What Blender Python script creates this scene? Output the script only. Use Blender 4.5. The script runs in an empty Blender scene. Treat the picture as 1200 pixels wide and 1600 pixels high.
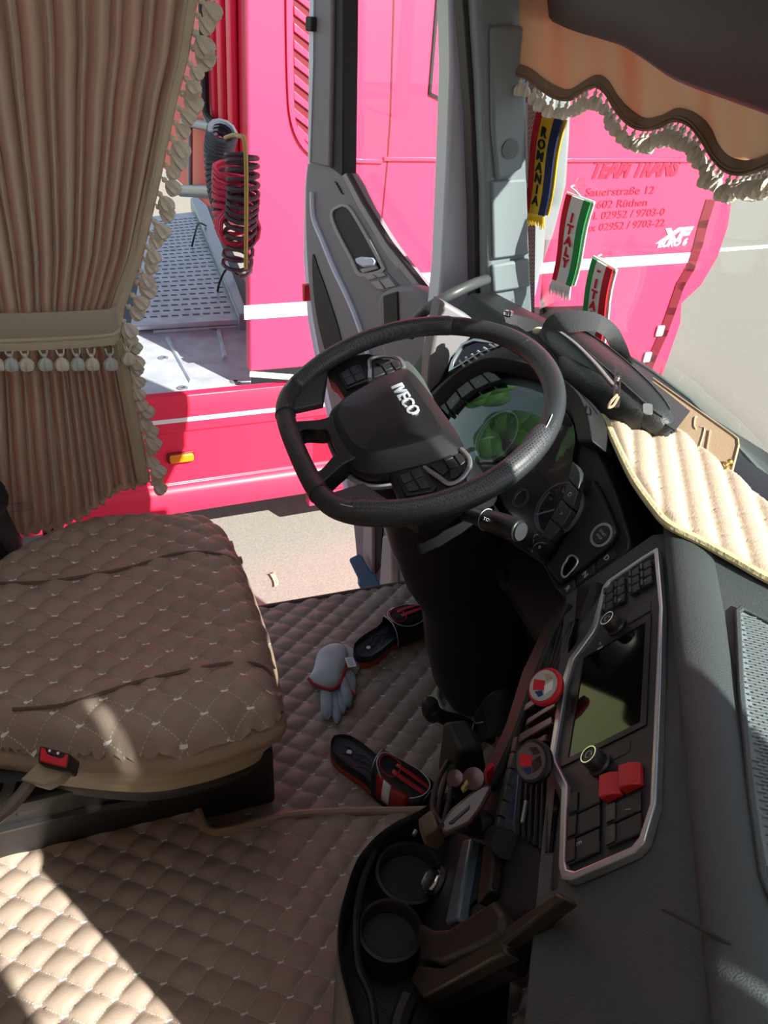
import bpy, bmesh, math, random
import numpy as np
from mathutils import Vector, Matrix
random.seed(7)
PI = math.pi
SC = bpy.context.scene
COL = SC.collection
def V(*a):
    return np.array(a[0] if len(a) == 1 else a, float)
def unit(v):
    v = np.array(v, float); return v/np.linalg.norm(v)

# ------------------------------------------------------------------ camera
# truck frame: x forward, y to the driver's side, z up, floor at 0
F = 1200.0
EYE = V(0, 0, 1.45)
CR = V(0.93509309, -0.3445012, 0.08318552)    # camera right
CU = V(0.11702832, 0.52170807, 0.84505921)    # camera up
CF = V(0.33452247, 0.78047397, -0.52816201)   # looking direction
cam_data = bpy.data.cameras.new('camera')
cam = bpy.data.objects.new('camera', cam_data); COL.objects.link(cam)
cam_data.sensor_fit = 'VERTICAL'; cam_data.sensor_height = 36.0; cam_data.lens = 36.0*F/1600.0
cam_data.clip_start = 0.02; cam_data.clip_end = 500
cam.matrix_world = Matrix(((CR[0], CU[0], -CF[0], EYE[0]), (CR[1], CU[1], -CF[1], EYE[1]), (CR[2], CU[2], -CF[2], EYE[2]), (0, 0, 0, 1)))
SC.camera = cam
SC.view_settings.view_transform = 'Standard'; SC.view_settings.look = 'None'
SC.view_settings.gamma = 1.0; SC.view_settings.use_curve_mapping = False
SC.view_settings.exposure = 0.72

# ------------------------------------------------------------------ sky and sun
SUN_AZ, SUN_EL, SUN_E = 62.0, 38.0, 8.0      # azimuth from straight ahead towards the passenger side
w = bpy.data.worlds.new('sky'); SC.world = w; w.use_nodes = True
wn = w.node_tree.nodes; wl = w.node_tree.links
for n in list(wn): wn.remove(n)
so = wn.new('ShaderNodeOutputWorld'); sb = wn.new('ShaderNodeBackground'); sk = wn.new('ShaderNodeTexSky')
sk.sky_type = 'HOSEK_WILKIE'; sk.turbidity = 3.0; sk.ground_albedo = 0.35
az = math.radians(SUN_AZ); el = math.radians(SUN_EL)
SUNV = V(math.cos(el)*math.cos(az), -math.cos(el)*math.sin(az), math.sin(el))
sk.sun_direction = Vector(SUNV)
hs = wn.new('ShaderNodeHueSaturation'); hs.inputs['Saturation'].default_value = 0.55
wl.new(sk.outputs[0], hs.inputs['Color']); wl.new(hs.outputs[0], sb.inputs[0]); wl.new(sb.outputs[0], so.inputs[0])
sb.inputs[1].default_value = 3.5
sl = bpy.data.lights.new('sun', 'SUN'); sl.energy = SUN_E; sl.angle = math.radians(0.6); sl.color = (1.0, 0.95, 0.86)
sun = bpy.data.objects.new('sun', sl); COL.objects.link(sun); sun.location = (5, -6, 9)
sun.rotation_euler = Vector(SUNV).to_track_quat('Z', 'Y').to_euler()

# ------------------------------------------------------------------ reading positions off a surface of known place
def ray(px, py):
    return unit(CR*(px-600) + CU*(800-py) + CF*F)
def hit(px, py, p0, n):
    r = ray(px, py); p0 = V(p0); n = V(n)
    return EYE + r*((p0-EYE).dot(n)/r.dot(n))
def onx(px, py, x): return hit(px, py, (x, 0, 0), (1, 0, 0))
def ony(px, py, y): return hit(px, py, (0, y, 0), (0, 1, 0))
def onz(px, py, z): return hit(px, py, (0, 0, z), (0, 0, 1))
class Frame:
    """a local frame o + a*u + b*v + h*n on a real surface"""
    def __init__(s, o, u, n):
        s.o = V(o); s.n = unit(n); u = V(u); s.u = unit(u - s.n*u.dot(s.n)); s.v = np.cross(s.n, s.u)
    def __call__(s, a, b, h=0.0): return s.o + s.u*a + s.v*b + s.n*h
    def uv(s, px, py, h=0.0):
        q = hit(px, py, s.o + s.n*h, s.n) - s.o
        return np.array((q.dot(s.u), q.dot(s.v)))
    def uvs(s, pts, h=0.0): return [s.uv(x, y, h) for x, y in pts]

# ------------------------------------------------------------------ mesh helpers
class MB:
    def __init__(s): s.v = []; s.f = []; s.m = []; s.uvd = None; s.mi = 0
    def add(s, vs, fs):
        k = len(s.v); s.v += [tuple(map(float, p)) for p in vs]
        s.f += [tuple(k+i for i in f) for f in fs]; s.m += [s.mi]*len(fs); return s
    def box(s, c, size, R=None):
        c = V(c); hx, hy, hz = [d/2 for d in size]
        vs = []
        for dx in (-hx, hx):
            for dy in (-hy, hy):
                for dz in (-hz, hz):
                    vs.append(c + (V(dx, dy, dz) if R is None else R[0]*dx + R[1]*dy + R[2]*dz))
        return s.add(vs, [(0, 1, 3, 2), (4, 6, 7, 5), (0, 4, 5, 1), (2, 3, 7, 6), (0, 2, 6, 4), (1, 5, 7, 3)])
    def fbox(s, fr, a0, a1, b0, b1, h0, h1):
        return s.box(fr((a0+a1)/2, (b0+b1)/2, (h0+h1)/2), (abs(a1-a0), abs(b1-b0), abs(h1-h0)), (fr.u, fr.v, fr.n))
    def prism(s, pts, ext):
        """closed polygon pts (3d) extruded by vector ext"""
        n = len(pts); ext = V(ext); vs = [V(p) for p in pts] + [V(p)+ext for p in pts]
        fs = [tuple(range(n))[::-1], tuple(range(n, 2*n))] + [(i, (i+1) % n, n+(i+1) % n, n+i) for i in range(n)]
        return s.add(vs, fs)
    def fprism(s, fr, pts, h0, h1):
        return s.prism([fr(a, b, h0) for a, b in pts], fr.n*(h1-h0))
    def ring(s, fr, outer, inner, h0, h1):
        """flat band between two closed outlines of the same count"""
        n = len(outer); vs = [fr(*p, h0) for p in outer] + [fr(*p, h1) for p in outer] + [fr(*p, h1) for p in inner] + [fr(*p, h0) for p in inner]
        fs = []
        for k in range(4):
            for i in range(n):
                j = (i+1) % n; k2 = (k+1) % 4
                fs.append((k*n+i, k*n+j, k2*n+j, k2*n+i))
        return s.add(vs, fs)
    def loft(s, rings, caps=True, closed=True):
        n = len(rings[0]); k = len(rings); vs = [p for r in rings for p in r]; fs = []
        for a in range(k-1):
            for i in range(n if closed else n-1):
                j = (i+1) % n
                fs.append((a*n+i, a*n+j, (a+1)*n+j, (a+1)*n+i))
        if caps and closed: fs += [tuple(range(n))[::-1], tuple(range((k-1)*n, k*n))]
        return s.add(vs, fs)
    def tube(s, path, r, seg=10, closed=False, flat=1.0, upv=None):
        path = [V(p) for p in path]; m = len(path); rs = list(r) if hasattr(r, '__len__') else [r]*m
        rings = []; prev = None
        for i, p in enumerate(path):
            a = path[(i-1) % m] if (closed or i > 0) else p
            b = path[(i+1) % m] if (closed or i < m-1) else p
            t = unit(b-a)
            if upv is not None: x = np.cross(V(upv), t)
            elif prev is None: x = np.cross(t, V(0, 0, 1) if abs(t[2]) < .9 else V(1, 0, 0))
            else: x = prev - t*prev.dot(t)
            x = unit(x); prev = x; y = np.cross(t, x)
            rings.append([p + (x*math.cos(q) + y*flat*math.sin(q))*rs[i] for q in [2*PI*j/seg for j in range(seg)]])
        if closed:
            rings.append(rings[0]); return s.loft(rings, caps=False)
        return s.loft(rings)
    def lathe(s, prof, o, axis, seg=24, up=None):
        axis = unit(axis); x = unit(np.cross(axis, V(0, 0, 1) if abs(axis[2]) < .9 else V(1, 0, 0))) if up is None else unit(up); y = np.cross(axis, x)
        o = V(o)
        return s.loft([[o + axis*h + (x*math.cos(2*PI*j/seg) + y*math.sin(2*PI*j/seg))*max(r, 1e-5) for j in range(seg)] for r, h in prof])
    def sphere(s, c, r, seg=14, scale=(1, 1, 1)):
        c = V(c); rings = []
        for i in range(seg//2+1):
            t = PI*i/(seg//2); z = -math.cos(t); q = max(math.sin(t), 1e-3)
            rings.append([c + V(q*math.cos(2*PI*j/seg)*scale[0], q*math.sin(2*PI*j/seg)*scale[1], z*scale[2])*r for j in range(seg)])
        return s.loft(rings)
    def grid(s, P):
        """P: 2d list of points"""
        a = len(P); b = len(P[0])
        return s.add([p for row in P for p in row], [(i*b+j, i*b+j+1, (i+1)*b+j+1, (i+1)*b+j) for i in range(a-1) for j in range(b-1)])
    def text(s, txt, fr, size, h0=0.0, depth=.001, a=0.0, b=0.0, rot=0.0, bold=0.0, squeeze=1.0, spacing=1.0, shear=0.0, align='CENTER'):
        cu = bpy.data.curves.new('lettering', 'FONT'); cu.body = txt; cu.size = size; cu.extrude = depth/2; cu.offset = bold
        cu.align_x = align; cu.align_y = 'CENTER'; cu.space_character = spacing; cu.shear = shear; cu.resolution_u = 3
        ob = bpy.data.objects.new('lettering', cu)
        me = ob.to_mesh()
        ca, sa = math.cos(rot), math.sin(rot)
        vs = []
        for q in me.vertices:
            x, y, z = q.co; x *= squeeze
            vs.append(fr(a + x*ca - y*sa, b + x*sa + y*ca, h0 + z))
        s.add(vs, [tuple(p.vertices) for p in me.polygons])
        ob.to_mesh_clear(); bpy.data.objects.remove(ob); bpy.data.curves.remove(cu)
        return s
def rrect(a0, a1, b0, b1, r, n=5):
    """rounded rectangle outline"""
    if a0 > a1: a0, a1 = a1, a0
    if b0 > b1: b0, b1 = b1, b0
    out = []
    for cx, cy, t0 in ((a1-r, b1-r, 0), (a0+r, b1-r, 90), (a0+r, b0+r, 180), (a1-r, b0+r, 270)):
        for i in range(n+1):
            t = math.radians(t0 + 90*i/n); out.append((cx + r*math.cos(t), cy + r*math.sin(t)))
    return out
def catmull(pts, n=8, closed=False):
    pts = [V(p) for p in pts]; m = len(pts); out = []
    for i in range(m if closed else m-1):
        if closed: p0, p1, p2, p3 = pts[(i-1) % m], pts[i], pts[(i+1) % m], pts[(i+2) % m]
        else: p0, p1, p2, p3 = pts[max(i-1, 0)], pts[i], pts[i+1], pts[min(i+2, m-1)]
        for k in range(n):
            t = k/n; out.append(.5*((2*p1) + (p2-p0)*t + (2*p0-5*p1+4*p2-p3)*t*t + (3*p1-p0-3*p2+p3)*t**3))
    if not closed: out.append(pts[-1])
    return out
def offset_poly(pts, d):
    """shrink a closed 2d outline by d (either winding)"""
    P = [V(p) for p in pts]; n = len(P); A = sum(P[i][0]*P[(i+1) % n][1]-P[(i+1) % n][0]*P[i][1] for i in range(n))
    sg = 1 if A > 0 else -1; out = []
    for i in range(n):
        a = P[i]-P[i-1]; b = P[(i+1) % n]-P[i]
        na = V(-a[1], a[0])/max(np.linalg.norm(a), 1e-9); nb = V(-b[1], b[0])/max(np.linalg.norm(b), 1e-9)
        m = na+nb; m = m/max(np.linalg.norm(m), 1e-6); c = max(m.dot(na), .4)
        out.append(tuple(P[i] + m*sg*d/c))
    return out
def obj(name, mb, mat, parent=None, smooth=40, bevel=0, seg=2, subsurf=0, weld=False, solid=0, label=None):
    me = bpy.data.meshes.new(name)
    off = V(0, 0, 0); q_ = parent
    while q_ is not None: off = off + V(q_.location); q_ = q_.parent
    me.from_pydata([tuple(V(p)-off) for p in mb.v], [], mb.f)
    mats = mat if isinstance(mat, (list, tuple)) else [mat]
    for q in mats: me.materials.append(q)
    if len(mats) > 1:
        for p, k in zip(me.polygons, mb.m): p.material_index = k
    b = bmesh.new(); b.from_mesh(me)
    if weld: bmesh.ops.remove_doubles(b, verts=b.verts, dist=1e-5)
    if mb.uvd is None: bmesh.ops.recalc_face_normals(b, faces=b.faces)
    b.to_mesh(me); b.free()
    if mb.uvd is not None:
        uvl = me.uv_layers.new(name='quilt')
        for lp in me.loops: uvl.data[lp.index].uv = mb.uvd[lp.vertex_index]
    if smooth:
        me.shade_smooth()
        me.set_sharp_from_angle(angle=math.radians(smooth))
    o = bpy.data.objects.new(name, me); COL.objects.link(o)
    if parent is not None: o.parent = parent
    if bevel:
        m = o.modifiers.new('bevel', 'BEVEL'); m.width = bevel; m.segments = seg; m.limit_method = 'ANGLE'; m.angle_limit = math.radians(35)
    if solid:
        m = o.modifiers.new('solid', 'SOLIDIFY'); m.thickness = solid; m.offset = 0
    if subsurf:
        m = o.modifiers.new('sub', 'SUBSURF'); m.levels = subsurf; m.render_levels = subsurf
    if label: o['label'] = label
    return o
def thing(name, label, cat, loc=(0, 0, 0), group=None):
    o = bpy.data.objects.new(name, None); COL.objects.link(o); o.location = tuple(map(float, loc)); o.empty_display_size = .05
    o.matrix_world = Matrix.Translation(Vector(tuple(map(float, loc))))
    o['label'] = label; o['category'] = cat
    if group: o['group'] = group
    return o
def tag(o, label, cat, group=None):
    o['label'] = label; o['category'] = cat
    if group: o['group'] = group
    return o
def struct(o, label=None):
    o['kind'] = 'structure'
    if label: o['label'] = label
    return o

# ------------------------------------------------------------------ materials
def s2l(c): return tuple(((x/255)/12.92 if x/255 <= .04045 else ((x/255+.055)/1.055)**2.4) for x in c)
def mat(name, col, rough=.5, metal=0.0, bump=0.0, bscale=200.0, var=0.0, vscale=8.0, spec=.5, coat=0.0, coatr=.1, trans=0.0, sheen=0.0, col2=None, detail=3.0):
    m = bpy.data.materials.new(name); m.use_nodes = True; nt = m.node_tree; N = nt.nodes; L = nt.links
    p = N['Principled BSDF']; p.inputs['Base Color'].default_value = (*col, 1); p.inputs['Roughness'].default_value = rough
    p.inputs['Metallic'].default_value = metal; p.inputs['Specular IOR Level'].default_value = spec
    p.inputs['Coat Weight'].default_value = coat; p.inputs['Coat Roughness'].default_value = coatr; p.inputs['Sheen Weight'].default_value = sheen
    tc = N.new('ShaderNodeTexCoord')
    if var or col2:
        nz = N.new('ShaderNodeTexNoise'); nz.inputs['Scale'].default_value = vscale; nz.inputs['Detail'].default_value = 4
        L.new(tc.outputs['Object'], nz.inputs['Vector'])
        mx = N.new('ShaderNodeMix'); mx.data_type = 'RGBA'
        c2 = col2 if col2 else tuple(c*(1-var) for c in col); c1 = col if col2 else tuple(min(1, c*(1+var*.6)) for c in col)
        mx.inputs['A'].default_value = (*c1, 1); mx.inputs['B'].default_value = (*c2, 1)
        rp = N.new('ShaderNodeMapRange'); rp.inputs['From Min'].default_value = .35; rp.inputs['From Max'].default_value = .65
        L.new(nz.outputs[0], rp.inputs[0]); L.new(rp.outputs[0], mx.inputs['Factor']); L.new(mx.outputs['Result'], p.inputs['Base Color'])
    if bump:
        nz = N.new('ShaderNodeTexNoise'); nz.inputs['Scale'].default_value = bscale; nz.inputs['Detail'].default_value = detail
        bp = N.new('ShaderNodeBump'); bp.inputs['Strength'].default_value = bump; bp.inputs['Distance'].default_value = .002
        L.new(tc.outputs['Object'], nz.inputs['Vector']); L.new(nz.outputs[0], bp.inputs['Height']); L.new(bp.outputs[0], p.inputs['Normal'])
    if trans:
        tr = N.new('ShaderNodeBsdfTranslucent'); tr.inputs[0].default_value = (*[min(1, c*1.2) for c in col], 1); ms = N.new('ShaderNodeMixShader'); ms.inputs[0].default_value = trans
        L.new(p.outputs[0], ms.inputs[1]); L.new(tr.outputs[0], ms.inputs[2]); L.new(ms.outputs[0], N['Material Output'].inputs[0])
    return m
def glass_mat(name, tint=(1, 1, 1), ior=1.45, rough=0.0, boost=1.0):
    m = bpy.data.materials.new(name); m.use_nodes = True; nt = m.node_tree; N = nt.nodes; L = nt.links
    N.remove(N['Principled BSDF'])
    t = N.new('ShaderNodeBsdfTransparent'); t.inputs[0].default_value = (*tint, 1)
    g = N.new('ShaderNodeBsdfGlossy'); g.inputs['Roughness'].default_value = rough
    ge = N.new('ShaderNodeNewGeometry'); dt = N.new('ShaderNodeVectorMath'); dt.operation = 'DOT_PRODUCT'; L.new(ge.outputs['Incoming'], dt.inputs[0]); L.new(ge.outputs['Normal'], dt.inputs[1])
    ab = N.new('ShaderNodeMath'); ab.operation = 'ABSOLUTE'; L.new(dt.outputs['Value'], ab.inputs[0])
    iv = N.new('ShaderNodeMath'); iv.operation = 'SUBTRACT'; iv.inputs[0].default_value = 1; L.new(ab.outputs[0], iv.inputs[1])
    pw = N.new('ShaderNodeMath'); pw.operation = 'POWER'; pw.inputs[1].default_value = 5; L.new(iv.outputs[0], pw.inputs[0])
    r0 = ((ior-1)/(ior+1))**2
    ml = N.new('ShaderNodeMath'); ml.operation = 'MULTIPLY_ADD'; ml.inputs[1].default_value = (1-r0)*boost; ml.inputs[2].default_value = r0*boost; L.new(pw.outputs[0], ml.inputs[0])
    ms = N.new('ShaderNodeMixShader'); L.new(ml.outputs[0], ms.inputs[0]); L.new(t.outputs[0], ms.inputs[1]); L.new(g.outputs[0], ms.inputs[2])
    L.new(ms.outputs[0], N['Material Output'].inputs[0]); return m
def quilt_mat(name, col, thread, px=.079, py=.063, leather=.35, tick=True):
    """padded leatherette; thread lines follow the quilt coordinates stored as uv (integers at the seams)"""
    m = mat(name, col, rough=.5, bump=leather, bscale=420, var=.10, vscale=5, spec=.4); nt = m.node_tree; N = nt.nodes; L = nt.links; p = N['Principled BSDF']
    src = p.inputs['Base Color'].links[0].from_socket
    uv = N.new('ShaderNodeUVMap'); uv.uv_map = 'quilt'; sp = N.new('ShaderNodeSeparateXYZ'); L.new(uv.outputs[0], sp.inputs[0])
    def M(op, a, b=None, c=None):
        n = N.new('ShaderNodeMath'); n.operation = op
        for i, q in enumerate((a, b, c)):
            if q is None: continue
            if isinstance(q, (int, float)): n.inputs[i].default_value = q
            else: L.new(q, n.inputs[i])
        return n.outputs[0]
    fu = M('SUBTRACT', sp.outputs[0], M('ROUND', sp.outputs[0])); fv = M('SUBTRACT', sp.outputs[1], M('ROUND', sp.outputs[1]))
    au = M('ABSOLUTE', fu); av = M('ABSOLUTE', fv)
    du = M('GREATER_THAN', M('SINE', M('MULTIPLY', sp.outputs[1], 2*PI*9)), -.1)
    dv = M('GREATER_THAN', M('SINE', M('MULTIPLY', sp.outputs[0], 2*PI*9)), -.1)
    lu = M('MULTIPLY', M('LESS_THAN', au, .013), du); lv = M('MULTIPLY', M('LESS_THAN', av, .013), dv)
    th = M('MAXIMUM', lu, lv); th = M('MULTIPLY', th, .45)
    if tick:
        dx = M('ABSOLUTE', M('MULTIPLY', M('ADD', fu, fv), px/2)); dy = M('ABSOLUTE', M('MULTIPLY', M('SUBTRACT', fu, fv), py/2))
        tk = M('MULTIPLY', M('LESS_THAN', dx, .0062), M('LESS_THAN', dy, .0014)); th = M('MAXIMUM', th, tk)
    mx = N.new('ShaderNodeMix'); mx.data_type = 'RGBA'; L.new(th, mx.inputs['Factor']); L.new(src, mx.inputs['A']); mx.inputs['B'].default_value = (*thread, 1)
    L.new(mx.outputs['Result'], p.inputs['Base Color']); return m
def dots_mat(name, col, hole, scale, rough=.5, r=.3, metal=0.0, axes=('X', 'Y')):
    """small punched holes: a staggered dot pattern in object space"""
    m = mat(name, col, rough=rough, metal=metal); nt = m.node_tree; N = nt.nodes; L = nt.links; p = N['Principled BSDF']
    vo = N.new('ShaderNodeTexVoronoi'); vo.inputs['Scale'].default_value = scale; vo.inputs['Randomness'].default_value = 0.0
    tc = N.new('ShaderNodeTexCoord'); mp = N.new('ShaderNodeMapping'); mp.inputs['Rotation'].default_value = (.6, .5, .78); L.new(tc.outputs['Object'], mp.inputs[0]); L.new(mp.outputs[0], vo.inputs['Vector'])
    lt = N.new('ShaderNodeMath'); lt.operation = 'LESS_THAN'; lt.inputs[1].default_value = r; L.new(vo.outputs['Distance'], lt.inputs[0])
    mx = N.new('ShaderNodeMix'); mx.data_type = 'RGBA'; mx.inputs['A'].default_value = (*col, 1); mx.inputs['B'].default_value = (*hole, 1)
    L.new(lt.outputs[0], mx.inputs['Factor']); L.new(mx.outputs['Result'], p.inputs['Base Color']); return m

M_ = {}
M_['black'] = mat('black_plastic', (.012, .0125, .014), .40, bump=.12, bscale=350)
M_['blackmatte'] = mat('matte_black_plastic', (.010, .010, .011), .6, bump=.12, bscale=350)
M_['gloss'] = mat('gloss_black', (.006, .006, .007), .12)
M_['dash'] = mat('dash_grain', (.050, .062, .064), .5, bump=.5, bscale=620, spec=.45)
M_['dashdark'] = mat('dash_dark_plastic', (.0095, .0095, .011), .5, bump=.4, bscale=620, spec=.5)
M_['button'] = mat('button_plastic', (.020, .021, .024), .45)
M_['buttonb'] = mat('button_blue_grey', (.030, .034, .042), .45)
M_['silver'] = mat('satin_silver', (.55, .56, .60), .32, metal=.85)
M_['letter'] = mat('bright_lettering', (.62, .66, .74), .3, metal=.2)
M_['chrome'] = mat('chrome', (.8, .8, .82), .12, metal=1)
M_['dullblack'] = mat('dull_black_panel', (.007, .007, .008), .45)
M_['screen'] = mat('dark_screen', (.004, .004, .005), .06)
M_['white'] = mat('white_mark', (.75, .77, .8), .5)
M_['marking'] = mat('pale_symbol', (.42, .44, .48), .5)
M_['red'] = mat('red_button', (.50, .020, .022), .45)
M_['redbright'] = mat('bright_red', (.62, .012, .03), .4)
M_['leather'] = mat('wheel_leather', (.026, .029, .032), .36, bump=.45, bscale=520, spec=.55)
M_['perf'] = dots_mat('perforated_leather', (.060, .062, .072), (.004, .004, .005), 300, rough=.45, r=.36)
M_['mat1'] = quilt_mat('quilted_floor_leather', (.37, .285, .245), (.80, .84, .86))
M_['mat2'] = quilt_mat('quilted_centre_leather', (.38, .29, .235), (.75, .78, .76))
M_['seatq'] = quilt_mat('quilted_seat_leather', (.36, .27, .22), (.88, .86, .80), px=.072, py=.057)
M_['dashq'] = quilt_mat('quilted_dash_leather', (.62, .50, .38), (.62, .52, .42), tick=False)
M_['piping'] = mat('beige_piping', (.36, .26, .18), .55, bump=.3)
M_['beige'] = mat('beige_leather', (.42, .34, .22), .5, bump=.3, bscale=500)
M_['curtain'] = mat('curtain_velour', (.56, .43, .33), .85, bump=.2, bscale=700, trans=.10, sheen=.3)
M_['band'] = mat('tieback_velour', (.42, .36, .28), .8, bump=.35, bscale=300, sheen=.4)
M_['braid'] = mat('braid_trim', (.60, .53, .38), .8, bump=1.0, bscale=520)
M_['tassel'] = mat('cream_tassel_yarn', (.74, .68, .57), .9, bump=.8, bscale=500, sheen=.5)
M_['tasselg'] = mat('pale_tassel_yarn', (.58, .63, .60), .9, bump=.8, bscale=500)
M_['valance'] = mat('valance_velour', (.62, .36, .20), .85, bump=.25, bscale=600, trans=.35, sheen=.3)
M_['valtrim'] = mat('valance_trim', (.30, .19, .13), .8, bump=.5, bscale=500, trans=.15)
M_['overhead'] = mat('overhead_plastic', (.05, .034, .032), .55, bump=.3, bscale=500)
M_['trimgrey'] = mat('pillar_grey_plastic', (.20, .24, .26), .55, bump=.4, bscale=600)
M_['doorgrey'] = mat('door_grey_plastic', (.23, .22, .235), .5, bump=.4, bscale=600)
M_['doorlight'] = mat('door_light_plastic', (.38, .365, .365), .5, bump=.4, bscale=600)
M_['bluegrey'] = mat('blue_grey_paint', (.62, .68, .80), .3, coat=.4)
M_['seal'] = mat('rubber_seal', (.012, .012, .013), .6)
M_['walli'] = mat('cab_lining', (.56, .53, .49), .8)
M_['hatch'] = mat('added_milky_hatch', (.60, .62, .64), .5, trans=.85)
M_['maskcloth'] = mat('added_curtain_cloth', (.60, .47, .34), .85, trans=.55)
M_['glass'] = glass_mat('window_glass', (.95, .97, .965), 1.45)
M_['glassdoor'] = glass_mat('door_window_glass', (.97, .98, .98), 1.35, boost=.8)
M_['lens'] = glass_mat('cluster_lens', (.80, .81, .84), 1.45, boost=1.7)
M_['vinyl'] = glass_mat('clear_plastic', (.93, .93, .95), 1.5)
M_['paint'] = mat('red_truck_paint', (.84, .040, .125), .42, coat=.6, coatr=.08, spec=.4)
M_['paintshade'] = mat('red_truck_paint_shaded', (.78, .018, .065), .5, coat=.2, coatr=.2)  # same red paint in a shaded tone, put into the base colour
M_['groove'] = mat('dark_red_groove', (.16, .004, .016), .5)
M_['wstripe'] = mat('white_stripe', (.80, .80, .80), .5)
M_['alu'] = mat('deck_aluminium', (.48, .52, .58), .45, metal=.35, var=.15, vscale=9)
M_['alud'] = mat('deck_slot_dark', (.05, .055, .07), .6)
M_['steel'] = mat('grey_steel', (.30, .32, .35), .4, metal=.6)
M_['asphalt'] = mat('asphalt', (.27, .255, .225), .9, bump=1.0, bscale=60, col2=(.20, .188, .165), vscale=150)
M_['amber'] = mat('amber_lens', (.85, .25, .01), .25, coat=.5)
M_['decal'] = mat('decal_red', (.42, .006, .05), .5)
M_['scarfred'] = mat('scarf_red', (.62, .015, .03), .9, bump=.6, bscale=500)
M_['scarfyel'] = mat('scarf_yellow', (.80, .53, .03), .9, bump=.6, bscale=500)
M_['scarfblue'] = mat('scarf_blue', (.02, .03, .11), .9, bump=.6, bscale=500)
M_['scarfgrn'] = mat('scarf_green', (.03, .30, .08), .9, bump=.6, bscale=500)
M_['scarfwht'] = mat('scarf_white', (.80, .78, .77), .9, bump=.6, bscale=500)
M_['bag'] = mat('black_bag_leather', (.024, .027, .029), .42, bump=.5, bscale=420)
M_['webbing'] = mat('black_webbing', (.045, .048, .052), .7, bump=.9, bscale=520)
M_['tan'] = mat('tan_leather', (.40, .29, .19), .45, bump=.25, bscale=300)
M_['gold'] = mat('gold_metal', (.85, .60, .22), .25, metal=1)
M_['glove'] = mat('glove_leather', (.50, .56, .62), .85, bump=.5, bscale=260, var=.10, vscale=20)
M_['gloveknit'] = mat('glove_knit', (.40, .46, .52), .95, bump=1.0, bscale=480, var=.15, vscale=30)
M_['glovered'] = mat('glove_red_binding', (.42, .012, .03), .8)
M_['foam'] = mat('slipper_foam', (.020, .024, .032), .5, bump=.3, bscale=300)
M_['sole'] = mat('slipper_orange_sole', (.42, .045, .012), .55)
M_['cord'] = mat('red_rubber_hose', (.50, .015, .06), .45)
M_['darkbrown'] = mat('console_brown_plastic', (.020, .0145, .012), .5, bump=.3)
M_['khaki'] = mat('khaki_plastic', (.075, .055, .028), .5)

# ================================================================== OUTSIDE
XO = V(.9969, .0785, 0); YO = V(-.0785, .9969, 0)      # the red truck stands slightly askew
GZ = -1.15
mb = MB(); mb.add([(-30, -25, GZ), (45, -25, GZ), (45, 60, GZ), (-30, 60, GZ)], [(0, 1, 2, 3)])
o = obj('ground', mb, M_['asphalt'], smooth=0); struct(o, 'sunlit grey asphalt between the trucks')
mb = MB(); a = onz(1131, 390, GZ+.004); b = onz(1215, 384, GZ+.004); d = unit(b-a); q = V(-d[1], d[0], 0)
mb.prism([a-d*4-q*.09, a+d*14-q*.09, a+d*14+q*.09, a-d*4+q*.09], (0, 0, .003))
tag(obj('road_marking', mb, M_['wstripe'], smooth=0), 'white painted line on the asphalt right of the red truck', 'road marking')
# dry leaf
q = onz(430, 908, GZ)
mb = MB(); mb.grid([[q + V(.05*u-.02*v*v, .10*(v+u*.3), .008+.02*abs(u)+.012*v*v) for u in np.linspace(-.5, .5, 5)*.5] for v in np.linspace(-.6, .6, 7)])
for i, p in enumerate(mb.v): pass
tag(obj('dry_leaf', mb, mat('leaf', (.55, .42, .28), .8), solid=.002), 'small pale dry leaf lying on the asphalt beyond the mat edge', 'leaf')

DY = 3.6
SIDE = Frame(YO*DY, XO, -YO)
def sd(px, py, h=0): return tuple(SIDE.uv(px, py, h))
daf = thing('red_truck', 'bright red tractor truck with white stripe parked alongside', 'truck', YO*DY + XO*1.5 + V(0, 0, GZ))
# cab side: outline from the photo, cab reaches 1.4 m back in depth and above the frame
rx = sd(388, 300)[0]; zb = sd(388, 581)[1]
fx = sd(1141, 330)
front = [sd(1143, 322), sd(1139, 352), sd(1122, 402), sd(1096, 446), sd(1066, 474), sd(1064, 505), sd(1050, 545), sd(1034, 592)]
top = 2.6
cabo = [(rx, zb), (rx, top), (fx[0]+.02, top)] + front + [(front[-1][0]-.03, zb-.25), (front[-1][0]-.05, -.95), (rx+.35, -.95), (rx+.35, zb)]
mb = MB(); mb.fprism(SIDE, cabo, -.07, 0)
obj('cab_side', mb, M_['paint'], daf, bevel=.03, seg=4)
RW = Frame(XO*rx, -YO, -XO); zrw = RW.uv(300, 306)[1]
mb = MB(); mb.fprism(SIDE, [(rx+.002, zrw), (rx+.002, top), (fx[0], top), (front[4][0], zrw)], -2.35, -.05)
obj('cab_body', mb, M_['paintshade'], daf, bevel=.03, seg=3)
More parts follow.
